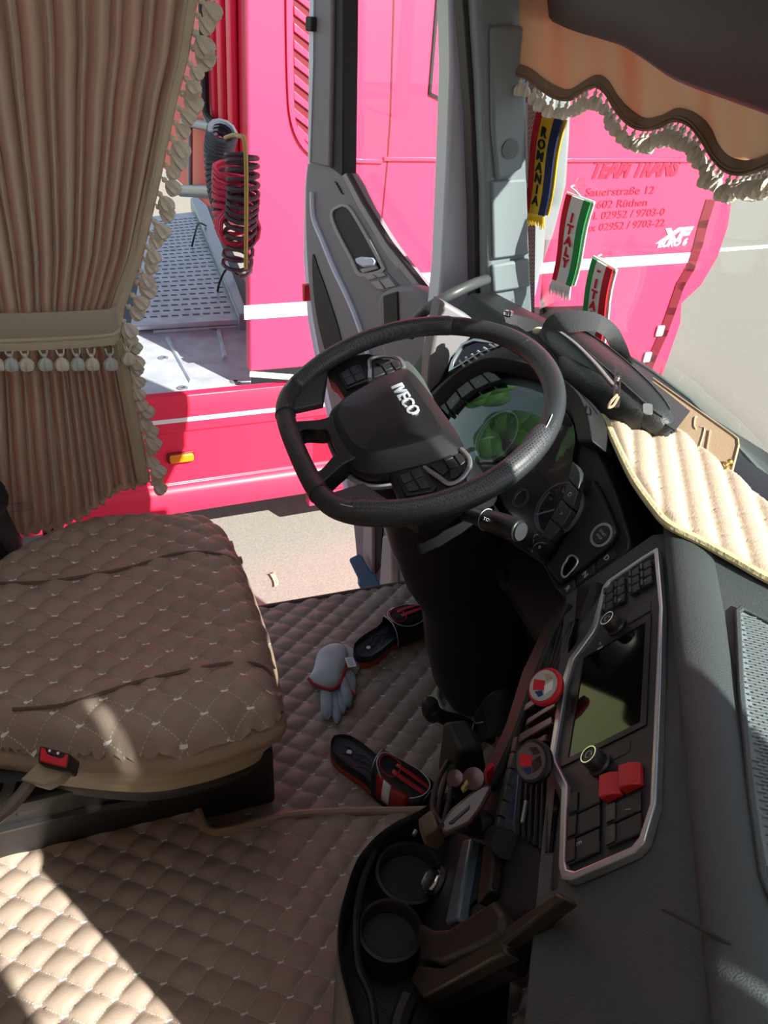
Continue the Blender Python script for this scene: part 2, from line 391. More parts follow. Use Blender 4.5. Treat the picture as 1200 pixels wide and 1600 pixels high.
# darker swage and shut lines
mb = MB()
def stripline(mb, pts, wd, fr=SIDE, h0=-.004, h1=.002):
    P = [np.array(p) for p in pts]
    for i in range(len(P)-1):
        d = P[i+1]-P[i]; L = np.linalg.norm(d); d = d/max(L, 1e-9); n = np.array((-d[1], d[0]))*wd/2; e = d*wd*.3
        mb.fprism(fr, [P[i]-n-e, P[i+1]-n+e, P[i+1]+n+e, P[i]+n-e], h0, h1)
stripline(mb, [sd(617, -60), sd(610, 180), sd(605, 255), sd(594, 370), sd(590, 440)], .008)
obj('door_shut_line', mb, M_['groove'], daf, smooth=0)
mb = MB(); stripline(mb, [sd(600, 248), sd(820, 250), sd(1110, 250)], .02, h1=.012); stripline(mb, [sd(535, 250), sd(595, 252)], .02, h1=.012)
obj('body_crease', mb, M_['paint'], daf, bevel=.004)
mb = MB(); stripline(mb, [sd(686, -40), sd(671, 146)], .012, h1=.01); stripline(mb, [sd(671, 146), sd(704, 162)], .012, h1=.01); stripline(mb, [sd(704, 162), sd(760, 165)], .012, h1=.01)
obj('window_rubber', mb, M_['seal'], daf, smooth=0)
# air intake louvres
lo = catmull([sd(446, -120), sd(446, 0), sd(448, 120), sd(452, 180), sd(464, 218), sd(484, 242), sd(500, 246), sd(500, -120)], 5)
li = [(x, y) for x, y in catmull([sd(455, -120), sd(456, 0), sd(457, 100), sd(459, 180), sd(468, 208), sd(484, 230), sd(500, 236), sd(500, -120)], 5)]
mb = MB(); mb.ring(SIDE, lo, li, -.001, .014); obj('intake_frame', mb, M_['paint'], daf, bevel=.004)
mb = MB(); mb.fprism(SIDE, li, .0, .003); obj('intake_recess', mb, M_['groove'], daf, smooth=0)
for i in range(9):
    y = -18 + i*26.5
    mb = MB(); x0 = 458 if i < 8 else 463
    mb.fprism(SIDE, [sd(x0, y), sd(500, y+36), sd(500, y+47), sd(x0, y+14)], .0, .012)
    obj('louvre', mb, M_['paint'], daf, bevel=.003)
# white stripes
for pts, wd in (([sd(388, 488), sd(480, 482)], .070), ([sd(620, 439), sd(760, 428), sd(900, 414), sd(1082, 402)], .062)):
    mb = MB(); stripline(mb, pts, wd, h0=0, h1=.003); obj('white_band', mb, M_['wstripe'], daf, smooth=0)

mb = MB(); stripline(mb, [sd(392, 584), sd(500, 592)], .03, h0=0, h1=.012); obj('cab_bottom_trim', mb, M_['wstripe'], daf, bevel=.004)
# dark front strip with sections
segs = [(1108, 318), (1098, 350), (1090, 383), (1078, 418), (1062, 446), (1048, 486), (1036, 520), (1018, 560), (1004, 600)]
mb = MB(); stripline(mb, [sd(*p) for p in segs], .075, h0=0, h1=.006); obj('corner_strip', mb, M_['groove'], daf, smooth=0)
for (a_, b_) in (((1030, 515), (1040, 540)), ((1010, 556), (1022, 578))):
    mb = MB(); q = sd(*a_); mb.fprism(SIDE, rrect(q[0]-.03, q[0]+.03, q[1]-.04, q[1]+.03, .01), .006, .014); obj('step_hole', mb, M_['alu'], daf)
# lettering on the door
def side_text(txt, px, py, px2, py2, mat_, size, **k):
    a = np.array(sd(px, py)); b = np.array(sd(px2, py2)); d = b-a
    mb = MB(); mb.text(txt, SIDE, size, h0=.003, depth=.003, a=a[0], b=a[1], rot=math.atan2(d[1], d[0]), align='LEFT', **k)
    x = [Vector(p) for p in mb.v]
    wdt = max((SIDE.u.dot(V(p)-SIDE.o)-a[0])*math.cos(math.atan2(d[1], d[0])) for p in mb.v)
    k2 = dict(k); k2['squeeze'] = k.get('squeeze', 1)*np.linalg.norm(d)*math.cos(0)/max(wdt/math.cos(math.atan2(d[1], d[0])), 1e-6)
    mb = MB(); mb.text(txt, SIDE, size, h0=.003, depth=.003, a=a[0], b=a[1], rot=math.atan2(d[1], d[0]), align='LEFT', **k2)
    return mb
for i, (t, a_, b_, sz) in enumerate((('Sauerstraße 12', (914, 301), (1022, 297), .060), ('59602 Rüthen', (914, 321), (1011, 316), .060), ('Tel. 02952 / 9703-0', (908, 339), (1038, 331), .060), ('Fax 02952 / 9703-22', (908, 357), (1038, 348), .060))):
    obj('address_line', side_text(t, *a_, *b_, M_['decal'], sz), M_['decal'], daf, smooth=0)
obj('company_lettering', side_text('TEAM TRANS', 922, 266, 1062, 262, M_['decal'], .125, bold=.006, shear=.35), M_['decal'], daf, smooth=0)
obj('model_badge', side_text('XF', 1032, 370, 1080, 366, M_['chrome'], .105, bold=.007, shear=.3), M_['letter'], daf, smooth=0)
obj('emission_badge', side_text('EURO 6', 1027, 382, 1073, 378, M_['chrome'], .055, bold=.003, shear=.3), M_['letter'], daf, smooth=0)

# side skirt of the chassis
ztop = sd(300, 616)[1]
sk_top = [sd(150, 628), sd(390, 598), sd(520, 588)]
sk_bot = [sd(0, 846), sd(100, 832), sd(420, 775), sd(560, 752)]
xl = sd(0, 740)[0]-1.2
z1 = sd(300, 614)[1]; z2 = sd(420, 775)[1]
mb = MB()
prof = [(0, z1), (-.03, z1-.005), (0.0, z1-.05), (.015, z1-.16), (.0, z1-.17), (.0, z1-.42), (.012, z1-.43), (.012, z1-.62), (.03, z1-.66), (.03, z2+.02), (0, z2)]
prof = [(-.04, z1), (.0, z1-.01), (.012, z1-.06), (.012, z1-.2), (.0, z1-.21), (.0, z1-.50), (.01, z1-.51), (.01, z2+.16), (.035, z2+.12), (.035, z2), (-.04, z2)]
mb.loft([[SIDE(x, z, h) for h, z in prof] for x in (xl, rx+.9)])
obj('side_skirt', mb, M_['paintshade'], daf, bevel=.006)
mb = MB(); stripline(mb, [sd(120, 671), sd(232, 660), sd(520, 629)], .022, h0=.0, h1=.016); obj('skirt_stripe', mb, M_['wstripe'], daf, smooth=0)
q = SIDE.uv(284, 716, .02)
mb = MB(); mb.fprism(SIDE, rrect(q[0]-.062, q[0]+.062, q[1]-.022, q[1]+.022, .012), .0, .03); lamp = obj('marker_light', mb, M_['amber'], daf, bevel=.005)
mb = MB(); mb.fprism(SIDE, rrect(q[0]-.072, q[0]+.07, q[1]-.03, q[1]+.03, .014), .0, .014); obj('lamp_base', mb, M_['groove'], daf, bevel=.003)
# deck behind the cab
ZD = z1-.02
def dk(px, py, z=None): return onz(px, py, ZD if z is None else z)
mb = MB()
A = [dk(228, 622), dk(392, 604), dk(392, 508), dk(200, 518), dk(150, 520), dk(150, 628)]
mb.prism(A, (0, 0, -.03)); obj('deck_plate', mb, M_['alu'], daf, bevel=.006)
mb = MB()
for a_, b_ in (((262, 530), (300, 598)), ((342, 518), (352, 560)), ((240, 520), (390, 510))):
    p = dk(*a_); q = dk(*b_); mb.tube([p+V(0, 0, .004), q+V(0, 0, .004)], .014, 6)
obj('plate_rib', mb, M_['alu'], daf)
for px, py in ((285, 607), (368, 597), (332, 514), (255, 560)):
    mb = MB(); mb.lathe([(.028, 0), (.028, .006), (.014, .008), (.014, -.0)], dk(px, py), (0, 0, 1), 14); obj('bolt', mb, M_['steel'], daf)
# slotted walkway
GR = [dk(212, 506), dk(372, 492), dk(302, 338), dk(232, 340)]
gu = unit(GR[1]-GR[0]); WF = Frame(GR[0]+V(0, 0, .05), gu, (0, 0, 1))
gp = [WF.uv(*p, 0) for p in ((203, 510), (378, 500), (308, 330), (236, 338))]
mb = MB(); mb.fprism(WF, gp, -.03, 0); walk = obj('walkway_plate', mb, M_['alu'], daf, bevel=.008)
mb = MB(); c0 = np.array(gp[0]); ex = np.array(gp[1])-c0; ey = np.array(gp[3])-c0; ex2 = np.array(gp[2])-np.array(gp[3])
for j in range(26):
    t = .05 + j*.90/26; base = c0+ey*t; wv = ex*(1-t)+ex2*t
    for i in range(9):
        s = .10 + i*.098 + (.02 if j % 2 else 0); p = base + wv*s
        L_ = np.linalg.norm(wv)*.032; d = unit(wv); n = np.array((-d[1], d[0]))*.011
        mb.fprism(WF, [p-d*L_-n, p+d*L_-n, p+d*L_+n, p-d*L_+n], -.002, .0015)
o = obj('walkway_slots', mb, M_['alud'], daf, smooth=0); o['kind'] = 'stuff'
mb = MB(); AG = [dk(388, 516), dk(372, 516), dk(298, 326), dk(318, 322)]; mb.prism([p+V(0, 0, .10) for p in AG], (0, 0, -.12)); obj('deck_rail', mb, M_['steel'], daf, bevel=.01)
mb = MB(); AG = [dk(392, 470), dk(384, 500), dk(312, 330), dk(332, 322)]; mb.prism([p+V(0, 0, .05) for p in AG], (0, 0, -.08)); obj('deck_channel', mb, M_['alud'], daf, bevel=.01)
mb = MB(); mb.prism([dk(186, 508, ZD-.1), dk(392, 500, ZD-.1), dk(392, 460, ZD-.1), dk(186, 430, ZD-.1)], (0, 0, -.05)); obj('chassis_frame', mb, M_['alud'], daf)
for a_, b_ in (((340, 455), (372, 440)), ((300, 385), (322, 362))):
    mb = MB(); p, q = dk(*a_, ZD+.06), dk(*b_, ZD+.06); mb.tube(catmull([p, p+V(.02, 0, .07), (p+q)/2+V(0, 0, .12), q+V(0, 0, .05)], 5), .008, 8); obj('deck_cable', mb, M_['seal'], daf)
# rear wall ribs and pipes seen in the gap
REAR = Frame(XO*(rx-.002), -YO, -XO)       # u runs back towards us, n faces rearwards
def rr(px, py, h=0): return REAR.uv(px, py, h)
mb = MB()
for x in (338, 352, 368):
    a = rr(x, 60); mb.fbox(REAR, a[0]-.035, a[0]+.035, rr(x, 300)[1], 2.5, 0, .035)
obj('rear_wall_ribs', mb, M_['paintshade'], daf, bevel=.012)
mb = MB(); P = Frame(XO*(rx-.04), -YO, -XO)
for pts, r in (([(318, -40), (324, 190)], .016), ([(288, 190), (340, 200)], .024), ([(284, 298), (342, 300)], .034), ([(297, 200), (297, 296)], .014)):
    mb.tube([P(*P.uv(*q)) for q in pts], r, 10)
obj('rear_guard_rail', mb, M_['steel'], daf)
mb = MB(); mb.tube(catmull([P(*P.uv(*q, .02), .02) for q in ((316, 0), (320, 150), (326, 185), (348, 200))], 6), .018, 8); obj('air_pipe', mb, M_['seal'], daf)
def coil(pts, R, r, turns, mat_, name):
    P0 = [V(p) for p in catmull([P(*P.uv(*q, .12), .12) for q in pts], 8)]; n = turns*12; out = []
    for i in range(n+1):
        t = i/n*(len(P0)-1); k = min(int(t), len(P0)-2); c = P0[k]*(1-t+k) + P0[k+1]*(t-k); d = unit(P0[k+1]-P0[k])
        x = unit(np.cross(d, V(1, 0, .1))); y = np.cross(d, x); q = 2*PI*i/12
        out.append(c + (x*math.cos(q) + y*math.sin(q))*R)
    m = MB(); m.tube(out, r, 6); obj(name, m, mat_, daf)
coil([(348, 205), (342, 240), (346, 290), (356, 330)], .055, .011, 17, mat('grey_hose', (.05, .06, .08), .5), 'coiled_cable')
coil([(366, 265), (364, 300), (366, 345), (376, 360)], .080, .010, 11, M_['cord'], 'coiled_hose')
coil([(378, 240), (380, 300), (376, 350), (370, 420)], .06, .009, 14, mat('dark_hose', (.04, .02, .03), .5), 'coiled_cable')
mb = MB(); mb.tube(catmull([P(*P.uv(*q, .16), .16) for q in ((352, 215), (372, 212), (384, 240), (384, 420))], 6), .008, 8); obj('air_pipe', mb, mat('yellow_brown_hose', (.35, .25, .05), .5), daf)
# wheels under the cab, mostly hidden behind the skirt
for x in (rx+1.5, rx-1.6):
    mb = MB(); mb.lathe([(.2, 0), (.46, .02), (.5, .08), (.5, .26), (.46, .3), (.2, .3)], SIDE(x, GZ+.5, -.45), -SIDE.n, 28); obj('wheel', mb, M_['seal'], daf)

# trees and a verge far off to the rear left; the gauge lens mirrors them
leafm = mat('tree_leaves', (.10, .26, .06), .7, col2=(.04, .13, .03), vscale=1.5); bark = mat('tree_bark', (.12, .09, .06), .9)
mb = MB(); mb.box((-22, 26, GZ+.01), (44, 22, .02)); tag(obj('grass_verge', mb, mat('grass', (.16, .28, .07), .9, col2=(.30, .26, .12), vscale=.7), smooth=0), 'grass verge beyond the parking area mirrored in the gauge lens', 'grass')
for i, (x, y, h, r) in enumerate(((-5, 21, 10, 3.3), (-12.2, 20, 13, 3.8), (-20.4, 21, 12, 3.9), (-29, 22, 14, 4.2), (-38, 20, 10, 3.4), (-16.5, 29.5, 17, 4.6))):
    t = thing('tree', ['small round tree at the right end of the verge', 'second tree of the verge from the right', 'middle tree of the verge', 'tallest tree in the front row of the verge', 'tree at the left end of the verge', 'tree standing behind the front row'][i], 'tree', (x, y, GZ+.02), 'trees on the far verge')
    mb = MB(); rr2 = random.Random(i)
    for k in range(9):
        a = rr2.uniform(0, 6.28); q = rr2.uniform(0, r*.6); mb.sphere((x+q*math.cos(a), y+q*math.sin(a), GZ+h-r+rr2.uniform(-r*.5, r*.6)), r*rr2.uniform(.4, .65), 14, (1, 1, .85))
    o = obj('crown', mb, leafm, t, smooth=80)
    mb = MB(); mb.tube([(x, y, GZ+.06), (x+.1, y, GZ+h*.4), (x, y, GZ+h-r)], [.28, .2, .1], 10); obj('trunk', mb, bark, t)

# ================================================================== THE CAB WE STAND IN (setting)
mb = MB(); mb.box((.2, .95, -.05), (1.9, 1.54, .10)); mb.box((-.2, -.1, -.0), (1.6, 1.0, .1)); 
struct(obj('floor', mb, M_['blackmatte'], smooth=0))
mb = MB()
for x0, x1, y0, y1 in ((-1.1, -.45, -.66, 1.78), (.45, 1.0, -.66, 1.78), (-.45, .45, -.66, .10), (-.45, .45, 1.0, 1.78)): mb.box(((x0+x1)/2, (y0+y1)/2, 2.08), (x1-x0, y1-y0, .06))
struct(obj('ceiling', mb, M_['walli'], smooth=0))
mb = MB(); mb.box((0, .55, 2.10), (.9, .9, .004)); struct(obj('added_roof_hatch', mb, M_['hatch'], smooth=0), 'milky roof hatch added out of view to brighten the cab')  # hatch added out of view as a soft light source for the cab
mb = MB(); mb.box((-1.0, .56, .4), (.06, 2.44, 3.4)); struct(obj('wall_rear', mb, M_['walli'], smooth=0))
mb = MB(); mb.box((-.66, 1.75, .9), (.7, .06, 2.4)); mb.box((.35, 1.76, 1.85), (1.4, .06, .5)); mb.box((.28, 1.74, -.45), (1.9, .05, .86)); struct(obj('wall_left', mb, M_['walli'], smooth=0))
mb = MB()
WX0, WX1, WZ0, WZ1 = .0, .80, 1.0, 1.98
mb.box((-.1, -.66, -.2), (1.96, .06, 2*(WZ0+.2))); mb.box((-.1, -.66, (WZ1+2.1)/2), (1.96, .06, 2.1-WZ1)); mb.box(((-1.05+WX0)/2, -.66, 1.44), (WX0+1.05, .06, .88)); mb.box(((WX1+.88)/2, -.66, 1.5), (.88-WX1, .06, 1.0))
struct(obj('wall_right', mb, M_['walli'], smooth=0))
mb = MB(); mb.box(((WX0+WX1)/2, -.66, (WZ0+WZ1)/2), (WX1-WX0, .005, WZ1-WZ0)); struct(obj('window_2', mb, M_['glass'], smooth=0))
mb = MB(); mb.box((1.22, .56, -.3), (.06, 2.44, 2.2)); mb.box((.91, .56, 2.0), (.18, 2.44, .16)); mb.box((1.33, .62, -.22), (.22, 2.3, 1.7)); struct(obj('wall_front', mb, M_['blackmatte'], smooth=0))

# curtains added over the unseen passenger window; their gaps shape the sun patches
pc = thing('added_curtain', 'beige curtain panels added out of view to shape the sun patches', 'curtain', (.4, -.60, 1.0))
for x0, x1 in ((-.02, .505), (.672, .748), (.775, .80)):
    mb = MB(); mb.grid([[V(x0+(x1-x0)*i/24, -.61+.008*math.sin(i*1.3), z) for i in range(25)] for z in (.97, 1.3, 1.6, 2.0)]); obj('sun_mask_panel', mb, M_['maskcloth'], pc, smooth=80)
mb = MB(); mb.grid([[V(.49+.2*i/8, -.60+.005*math.sin(i*1.3), z) for i in range(9)] for z in (1.68, 1.8, 2.0)]); obj('sun_mask_panel', mb, M_['maskcloth'], pc, smooth=80)

sv = thing('added_visor', 'grey visor added out of view to keep sun off the seat', 'sun visor', (.80, -.2, 1.5))  # visor added to block stray sun from the seat front
mb = MB(); mb.box((.80, -.20, 1.66), (.02, .80, .46)); obj('added_visor_panel', mb, M_['walli'], sv, bevel=.008)
mb = MB(); mb.tube([(.80, -.58, 1.89), (.80, .20, 1.89)], .008, 10); obj('added_visor_rod', mb, M_['seal'], sv)

# windscreen: slightly curved, leaning back; bottom edge at the dash
def wsx(y, z):
    return float(np.interp(y, [-.62, -.2, .2, .55, .75, .9, 1.1, 1.28, 1.45, 1.6], [.86, .93, .96, .975, 1.0, 1.05, 1.105, 1.125, 1.10, 1.05])) - .13*(z-.89)
def onws(px, py, off=0.0):
    x = 1.0
    for _ in range(12):
        q = onx(px, py, x); x = .5*x + .5*(wsx(q[1], q[2])+off)
    return onx(px, py, x)
mb = MB()
mb.grid([[V(wsx(y, z), y, z) for z in np.linspace(.88, 1.95, 12)] for y in np.linspace(-.62, 1.60, 30)])
struct(obj('window_1', mb, M_['glass'], solid=.006))

# ================================================================== DRIVER'S DOORWAY
def pprism(pts, fn, ext):
    mb = MB(); mb.prism([fn(*p) for p in pts], ext); return mb
# painted pillar outside, rubber seal, inner trim
t = struct(thing('trim_1', 'grey front pillar trim beside the windscreen', 'pillar', ony(790, 495, 1.68))); del t['category']
Y1 = lambda px, py: ony(px, py, 1.72)
o = obj('painted_pillar', pprism([(697, -260), (702, 0), (704, 110), (698, 260), (690, 420), (676, 560), (664, 640), (700, 640), (745, 560), (745, 490), (742, 330), (736, 180), (723, 0), (712, -260)], Y1, (0, .07, 0)), M_['bluegrey'], t, bevel=.008)
obj('door_seal', pprism([(716, -260), (724, 0), (737, 180), (742, 330), (744, 520), (764, 520), (762, 300), (754, 130), (748, 0), (738, -260)], lambda px, py: ony(px, py, 1.64), (0, .05, 0)), mat('seal_brown', (.022, .018, .018), .6), t, bevel=.006)
Y2 = lambda px, py: ony(px, py, 1.60)
tr = [(735, -260), (745, 0), (753, 130), (760, 300), (762, 505), (834, 505), (829, 400), (826, 300), (823, 150), (826, 20), (830, -260)]
o = obj('pillar_cover', pprism(tr, Y2, (0, .09, 0)), M_['trimgrey'], t, bevel=.012, seg=3)
# raised pads and step of the cover
o = obj('cover_pad', pprism([(766, 282), (820, 278), (824, 396), (768, 404)], Y2, (0, -.010, 0)), M_['trimgrey'], t, bevel=.006)
o = obj('cover_pad', pprism([(766, 412), (824, 402), (826, 446), (768, 456)], Y2, (0, -.012, 0)), M_['trimgrey'], t, bevel=.006)
o = obj('cover_pad', pprism([(762, 40), (816, 40), (818, 200), (812, 262), (772, 282), (764, 200)], Y2, (0, -.016, 0)), M_['trimgrey'], t, bevel=.012)
SPK = Frame(ony(797, 233, 1.584), (1, 0, 0), (0, -1, 0))
mb = MB(); mb.lathe([(.0, 0), (.020, 0), (.020, .003), (.016, .004), (0, .005)], SPK.o, SPK.n, 24); obj('tweeter_grille', mb, dots_mat('speaker_mesh', (.13, .15, .16), (.004, .004, .004), 420, r=.36), t)
mb = MB(); mb.grid([[onws(824, py, -.004), onws(839-(py-160)*.012, py, -.004)] for py in range(120, 520, 20)])
obj('dotted_frit', mb, dots_mat('frit_dots', (.02, .02, .02), (.5, .5, .5), 260, r=.3), t)
# grey wind deflector on the outside corner
mir = thing('door_mirror', 'large pale grey mirror housing outside the windscreen beside the pillar', 'mirror', ony(860, 300, 1.9))
mb = MB(); mb.prism([ony(*p, 1.88) for p in ((832, -60), (900, -60), (896, 120), (892, 215), (887, 290), (869, 360), (848, 420), (838, 468), (826, 470))], (-.02, .30, 0))
obj('mirror_housing', mb, mat('deflector_grey', (.22, .25, .26), .45, var=.12, vscale=5), mir, bevel=.025, seg=4)
mb = MB(); mb.tube([ony(834, 300, 2.0), V(1.02, 1.76, 1.15)], .022, 10); mb.tube([ony(834, 180, 2.0), V(1.00, 1.76, 1.42)], .022, 10); obj('mirror_arm', mb, M_['seal'], mir)
# grab handle
HP = catmull([ony(640, 525, 1.62), ony(652, 498, 1.60), ony(672, 480, 1.56), ony(706, 460, 1.54), ony(740, 444, 1.56), ony(760, 437, 1.60)], 7)
mb = MB(); mb.tube(HP, .0125, 12)
tag(obj('grab_handle', mb, mat('handle_grey', (.055, .06, .062), .4)), 'grey curved grab handle on the pillar above the steering wheel', 'handle')

# ---- the open driver's door
HG = ony(700, 500, 1.78); FE = ony(484, 300, 2.52); ddir = unit((HG-FE)*V(1, 1, 0))
DN = V(ddir[1], -ddir[0], 0)
if DN[0] > 0: DN = -DN
DF = Frame(HG, ddir, DN)
if DF.v[2] < 0: DF.v = -DF.v
door = struct(thing('door_1', 'open driver door with grey panel seen beyond the steering wheel', 'door', DF(-.4, -1.0))); del door['category']
def dprism(pts, h0, h1):
    mb = MB(); mb.fprism(DF, DF.uvs(pts, max(h0, h1)), h0, h1); return mb
dpan = catmull([(536, 272), (562, 322), (600, 384), (640, 436), (690, 498), (706, 560), (700, 640), (672, 760), (652, 908), (566, 925), (557, 880), (553, 840), (548, 800), (530, 700), (505, 590), (486, 490), (478, 400), (476, 320), (480, 255), (500, 248)], 3, closed=True)
obj('door_panel', dprism(dpan, -.06, 0), M_['doorgrey'], door, bevel=.012, seg=3)
obj('door_edge', dprism([(480, 256), (476, 290), (474, 400), (481, 500), (500, 600), (545, 800), (549, 800), (505, 600), (486, 500), (480, 400), (482, 300)], -.09, -.03), M_['bluegrey'], door)
# window frame
fr_o = [(484, 252), (488, 100), (492, -300), (536, -300), (536, 100), (536, 276), (520, 262)]
obj('window_frame', dprism([(483, 254), (487, 100), (490, -300), (520, -300), (517, 100), (514, 262)], -.04, .012), M_['doorgrey'], door, bevel=.006)
obj('frame_inner', dprism([(517, -300), (537, -300), (536, 100), (535, 276), (514, 262)], -.05, .0), M_['seal'], door, bevel=.004)
obj('frame_edge_strip', dprism([(486, -300), (492, -300), (489, 100), (484, 254), (481, 254)], -.05, .016), M_['bluegrey'], door)
mb = MB(); q = DF.uv(490, 38, .012); mb.fprism(DF, rrect(q[0]-.018, q[0]+.018, q[1]-.018, q[1]+.018, .006), .0, .03); obj('door_catch', mb, M_['seal'], door, bevel=.004)
mb = MB(); mb.fprism(DF, DF.uvs([(536, -300), (760, -300), (760, 560), (700, 520), (640, 440), (600, 385), (562, 322), (536, 275)], -.035), -.038, -.034)
obj('window_pane', mb, M_['glassdoor'], door, smooth=0)
obj('belt_strip', dprism([(534, 274), (540, 270), (566, 318), (604, 380), (644, 430), (690, 490), (690, 500), (640, 440), (598, 388), (560, 326)], 0, .012), M_['doorlight'], door, bevel=.003)
obj('belt_seal', dprism([(540, 270), (543, 270), (568, 316), (607, 378), (647, 428), (694, 488), (690, 490), (644, 430), (604, 380), (566, 318)], 0, .014), M_['seal'], door)
for p in ((522, 283), (552, 338)):
    for i in range(5):
        a, b = p; mb = dprism([(a+i*2.2, b+i*4), (a+4+i*2.2, b+3+i*4), (a+5+i*2.2, b+5+i*4), (a+1+i*2.2, b+2+i*4)], 0.0, .004); obj('vent_slit', mb, M_['seal'], door, smooth=0)
# handle recess
rc = catmull([(519, 334), (526, 326), (540, 324), (556, 346), (592, 412), (594, 420), (584, 424), (562, 426), (550, 404), (526, 358)], 3, closed=True)
ro = catmull([(515, 334), (524, 322), (542, 320), (560, 344), (597, 411), (600, 422), (588, 429), (559, 431), (546, 406), (521, 358)], 3, closed=True)
mb = MB(); mb.ring(DF, DF.uvs(ro, .006), DF.uvs(rc, .006), .0, .006); obj('recess_rim', mb, M_['doorlight'], door)
mb = MB(); mb.fprism(DF, DF.uvs(rc, .003), .0, .0015); obj('recess_floor', mb, M_['blackmatte'], door)
obj('door_lever', dprism([(553, 404), (562, 401), (580, 403), (584, 408), (583, 416), (566, 418), (556, 412)], 0.002, .016), M_['bluegrey'], door, bevel=.005)
obj('lever_grip', dprism([(561, 421), (586, 414), (590, 420), (566, 427)], 0.002, .010), M_['doorlight'], door, bevel=.003)
obj('switch_plate', dprism([(565, 432), (602, 424), (624, 448), (598, 456), (584, 452)], 0.0, .004), M_['doorgrey'], door, bevel=.002)
for pts in ([(569, 433), (582, 429), (588, 434), (575, 438)], [(584, 429), (598, 426), (602, 431), (590, 434)], [(578, 441), (591, 438), (600, 452), (590, 452)], [(593, 438), (607, 434), (618, 447), (603, 451)]):
    obj('window_switch', dprism(pts, 0.004, .010), M_['doorlight'], door, bevel=.002)
# lower mouldings, pocket
obj('armrest', dprism(catmull([(594, 458), (640, 446), (668, 470), (690, 520), (676, 600), (640, 640), (600, 560), (590, 500)], 4, closed=True), 0, .05), M_['doorgrey'], door, bevel=.016, seg=3)
obj('armrest_side', dprism([(598, 462), (620, 455), (622, 520), (600, 530)], .05, .056), M_['blackmatte'], door, bevel=.003)
mb = MB(); mb.fprism(DF, DF.uvs(catmull([(488, 398), (497, 420), (512, 462), (530, 520), (540, 575), (532, 592), (516, 570), (500, 520), (490, 460)], 4, closed=True), .004), .0, .004); obj('door_pocket', mb, M_['blackmatte'], door)
mb = MB(); mb.tube(catmull([DF(*DF.uv(*p), .004) for p in ((490, 300), (492, 340), (506, 376), (524, 420), (544, 462), (560, 500), (580, 560))], 6), .010, 8); obj('panel_moulding', mb, M_['bluegrey'], door)
mb = MB(); q = DF.uv(484, 458, -.02); mb.fprism(DF, [(q[0]-.006, q[1]-.025), (q[0]+.006, q[1]-.025), (q[0]+.006, q[1]+.03), (q[0]-.012, q[1]+.03)], -.03, .004); obj('door_reflector', mb, M_['redbright'], door)
# parts seen under the wheel
obj('lower_moulding', dprism([(568, 818), (581, 818), (580, 908), (573, 890), (566, 860)], 0, .02), M_['doorlight'], door, bevel=.004)
obj('lower_moulding', dprism([(597, 838), (612, 838), (612, 915), (592, 915)], 0, .03), M_['doorlight'], door, bevel=.006)
obj('lower_pocket', dprism([(581, 816), (597, 818), (596, 880), (586, 896), (579, 888)], 0, .006), M_['blackmatte'], door)
# blue door-check bar
mb = MB(); A = DF(*DF.uv(558, 872, .06), .06); B = DF(*DF.uv(584, 925, .06), .06); d = B-A
BF = Frame(A, d, EYE-A); L_ = np.linalg.norm(d)
mb.fprism(BF, [(-.01, -.022), (-.004, -.028), (L_*.55, -.028), (L_*.6, -.036), (L_*1.3, -.036), (L_*1.3, .034), (L_*.55, .030), (L_*.5, .022), (0, .018), (-.01, .01)], -.02, 0)
tag(obj('door_check_bar', mb, mat('blue_metal', (.035, .12, .24), .35, coat=.5), bevel=.004), 'dark blue metal bar under the open door by the mat corner', 'door part')
# light sill upright right of it
mb = MB(); P = [ony(600, 818, 1.70), ony(612, 818, 1.70), ony(634, 875, 1.70), ony(648, 915, 1.70), ony(636, 908, 1.70), ony(614, 866, 1.70)]
mb.prism(P, (0, .02, 0)); o = struct(obj('trim_2', mb, M_['doorlight'], bevel=.003), 'light grey sill trim')
mb = MB(); mb.box((1.08, 1.70, .42), (.42, .05, .9)); struct(obj('trim_3', mb, M_['blackmatte']), 'black kick panel below the front pillar')

# ================================================================== SIDE CURTAIN
CYP = 1.58
def cz(py): return ony(200, py, CYP)[2]
zr = [ony(px, py, CYP) for px, py in ((345, -260), (316, -80), (300, 0), (286, 90), (270, 150), (243, 280), (216, 400), (184, 488), (186, 520), (196, 570), (211, 650), (229, 748))]
ZR = np.array([[p[2], p[0]] for p in zr])[::-1]
def xr(z): return float(np.interp(z, ZR[:, 0], ZR[:, 1]))
ztie = cz(490)
XL = np.array([(.44, -.255), (.6, -.235), (.80, -.205), (ztie, -.19), (1.1, -.21), (1.47, -.264), (2.0, -.36)])
def xl_(z): return float(np.interp(z, XL[:, 0], XL[:, 1]))
NP = 18
def hem(t): # bottom edge rises to the driver's door
    return float(np.interp(t, [0, .25, .45, .6, .8, 1.0], [.455, .455, .475, .50, .535, .555]))
rows = []; NT = NP*14
jit = [random.uniform(-.25, .25) for _ in range(NP+2)]; amp = [random.uniform(.75, 1.25) for _ in range(NP+2)]
for k in range(70):
    row = []
    for i in range(NT+1):
        t = i/NT; zz = hem(t) + (2.03-hem(t))*k/69
        below = zz < ztie
        ph = t*NP + .20*math.sin(5*t+1.2*zz) + (.3*math.sin(9*t) if below else 0)
        c = int(ph) % NP; f = ph-math.floor(ph)
        fold = abs(math.sin(PI*f))**.62*amp[c]
        dep = .046*(1-.35*math.exp(-((zz-ztie)/.10)**2))
        x = xl_(zz) + t*(xr(zz)-xl_(zz)) + .012*(f-.5)*math.sin(3*c+zz*2.0)*.8
        row.append(V(x, CYP + .02 - dep*fold + .01*math.sin(7*t+3*zz), zz))
    rows.append(row)
cur = thing('side_curtain', 'beige pleated side curtain gathered by a tieback above the seat', 'curtain', (0.0, CYP, .45))
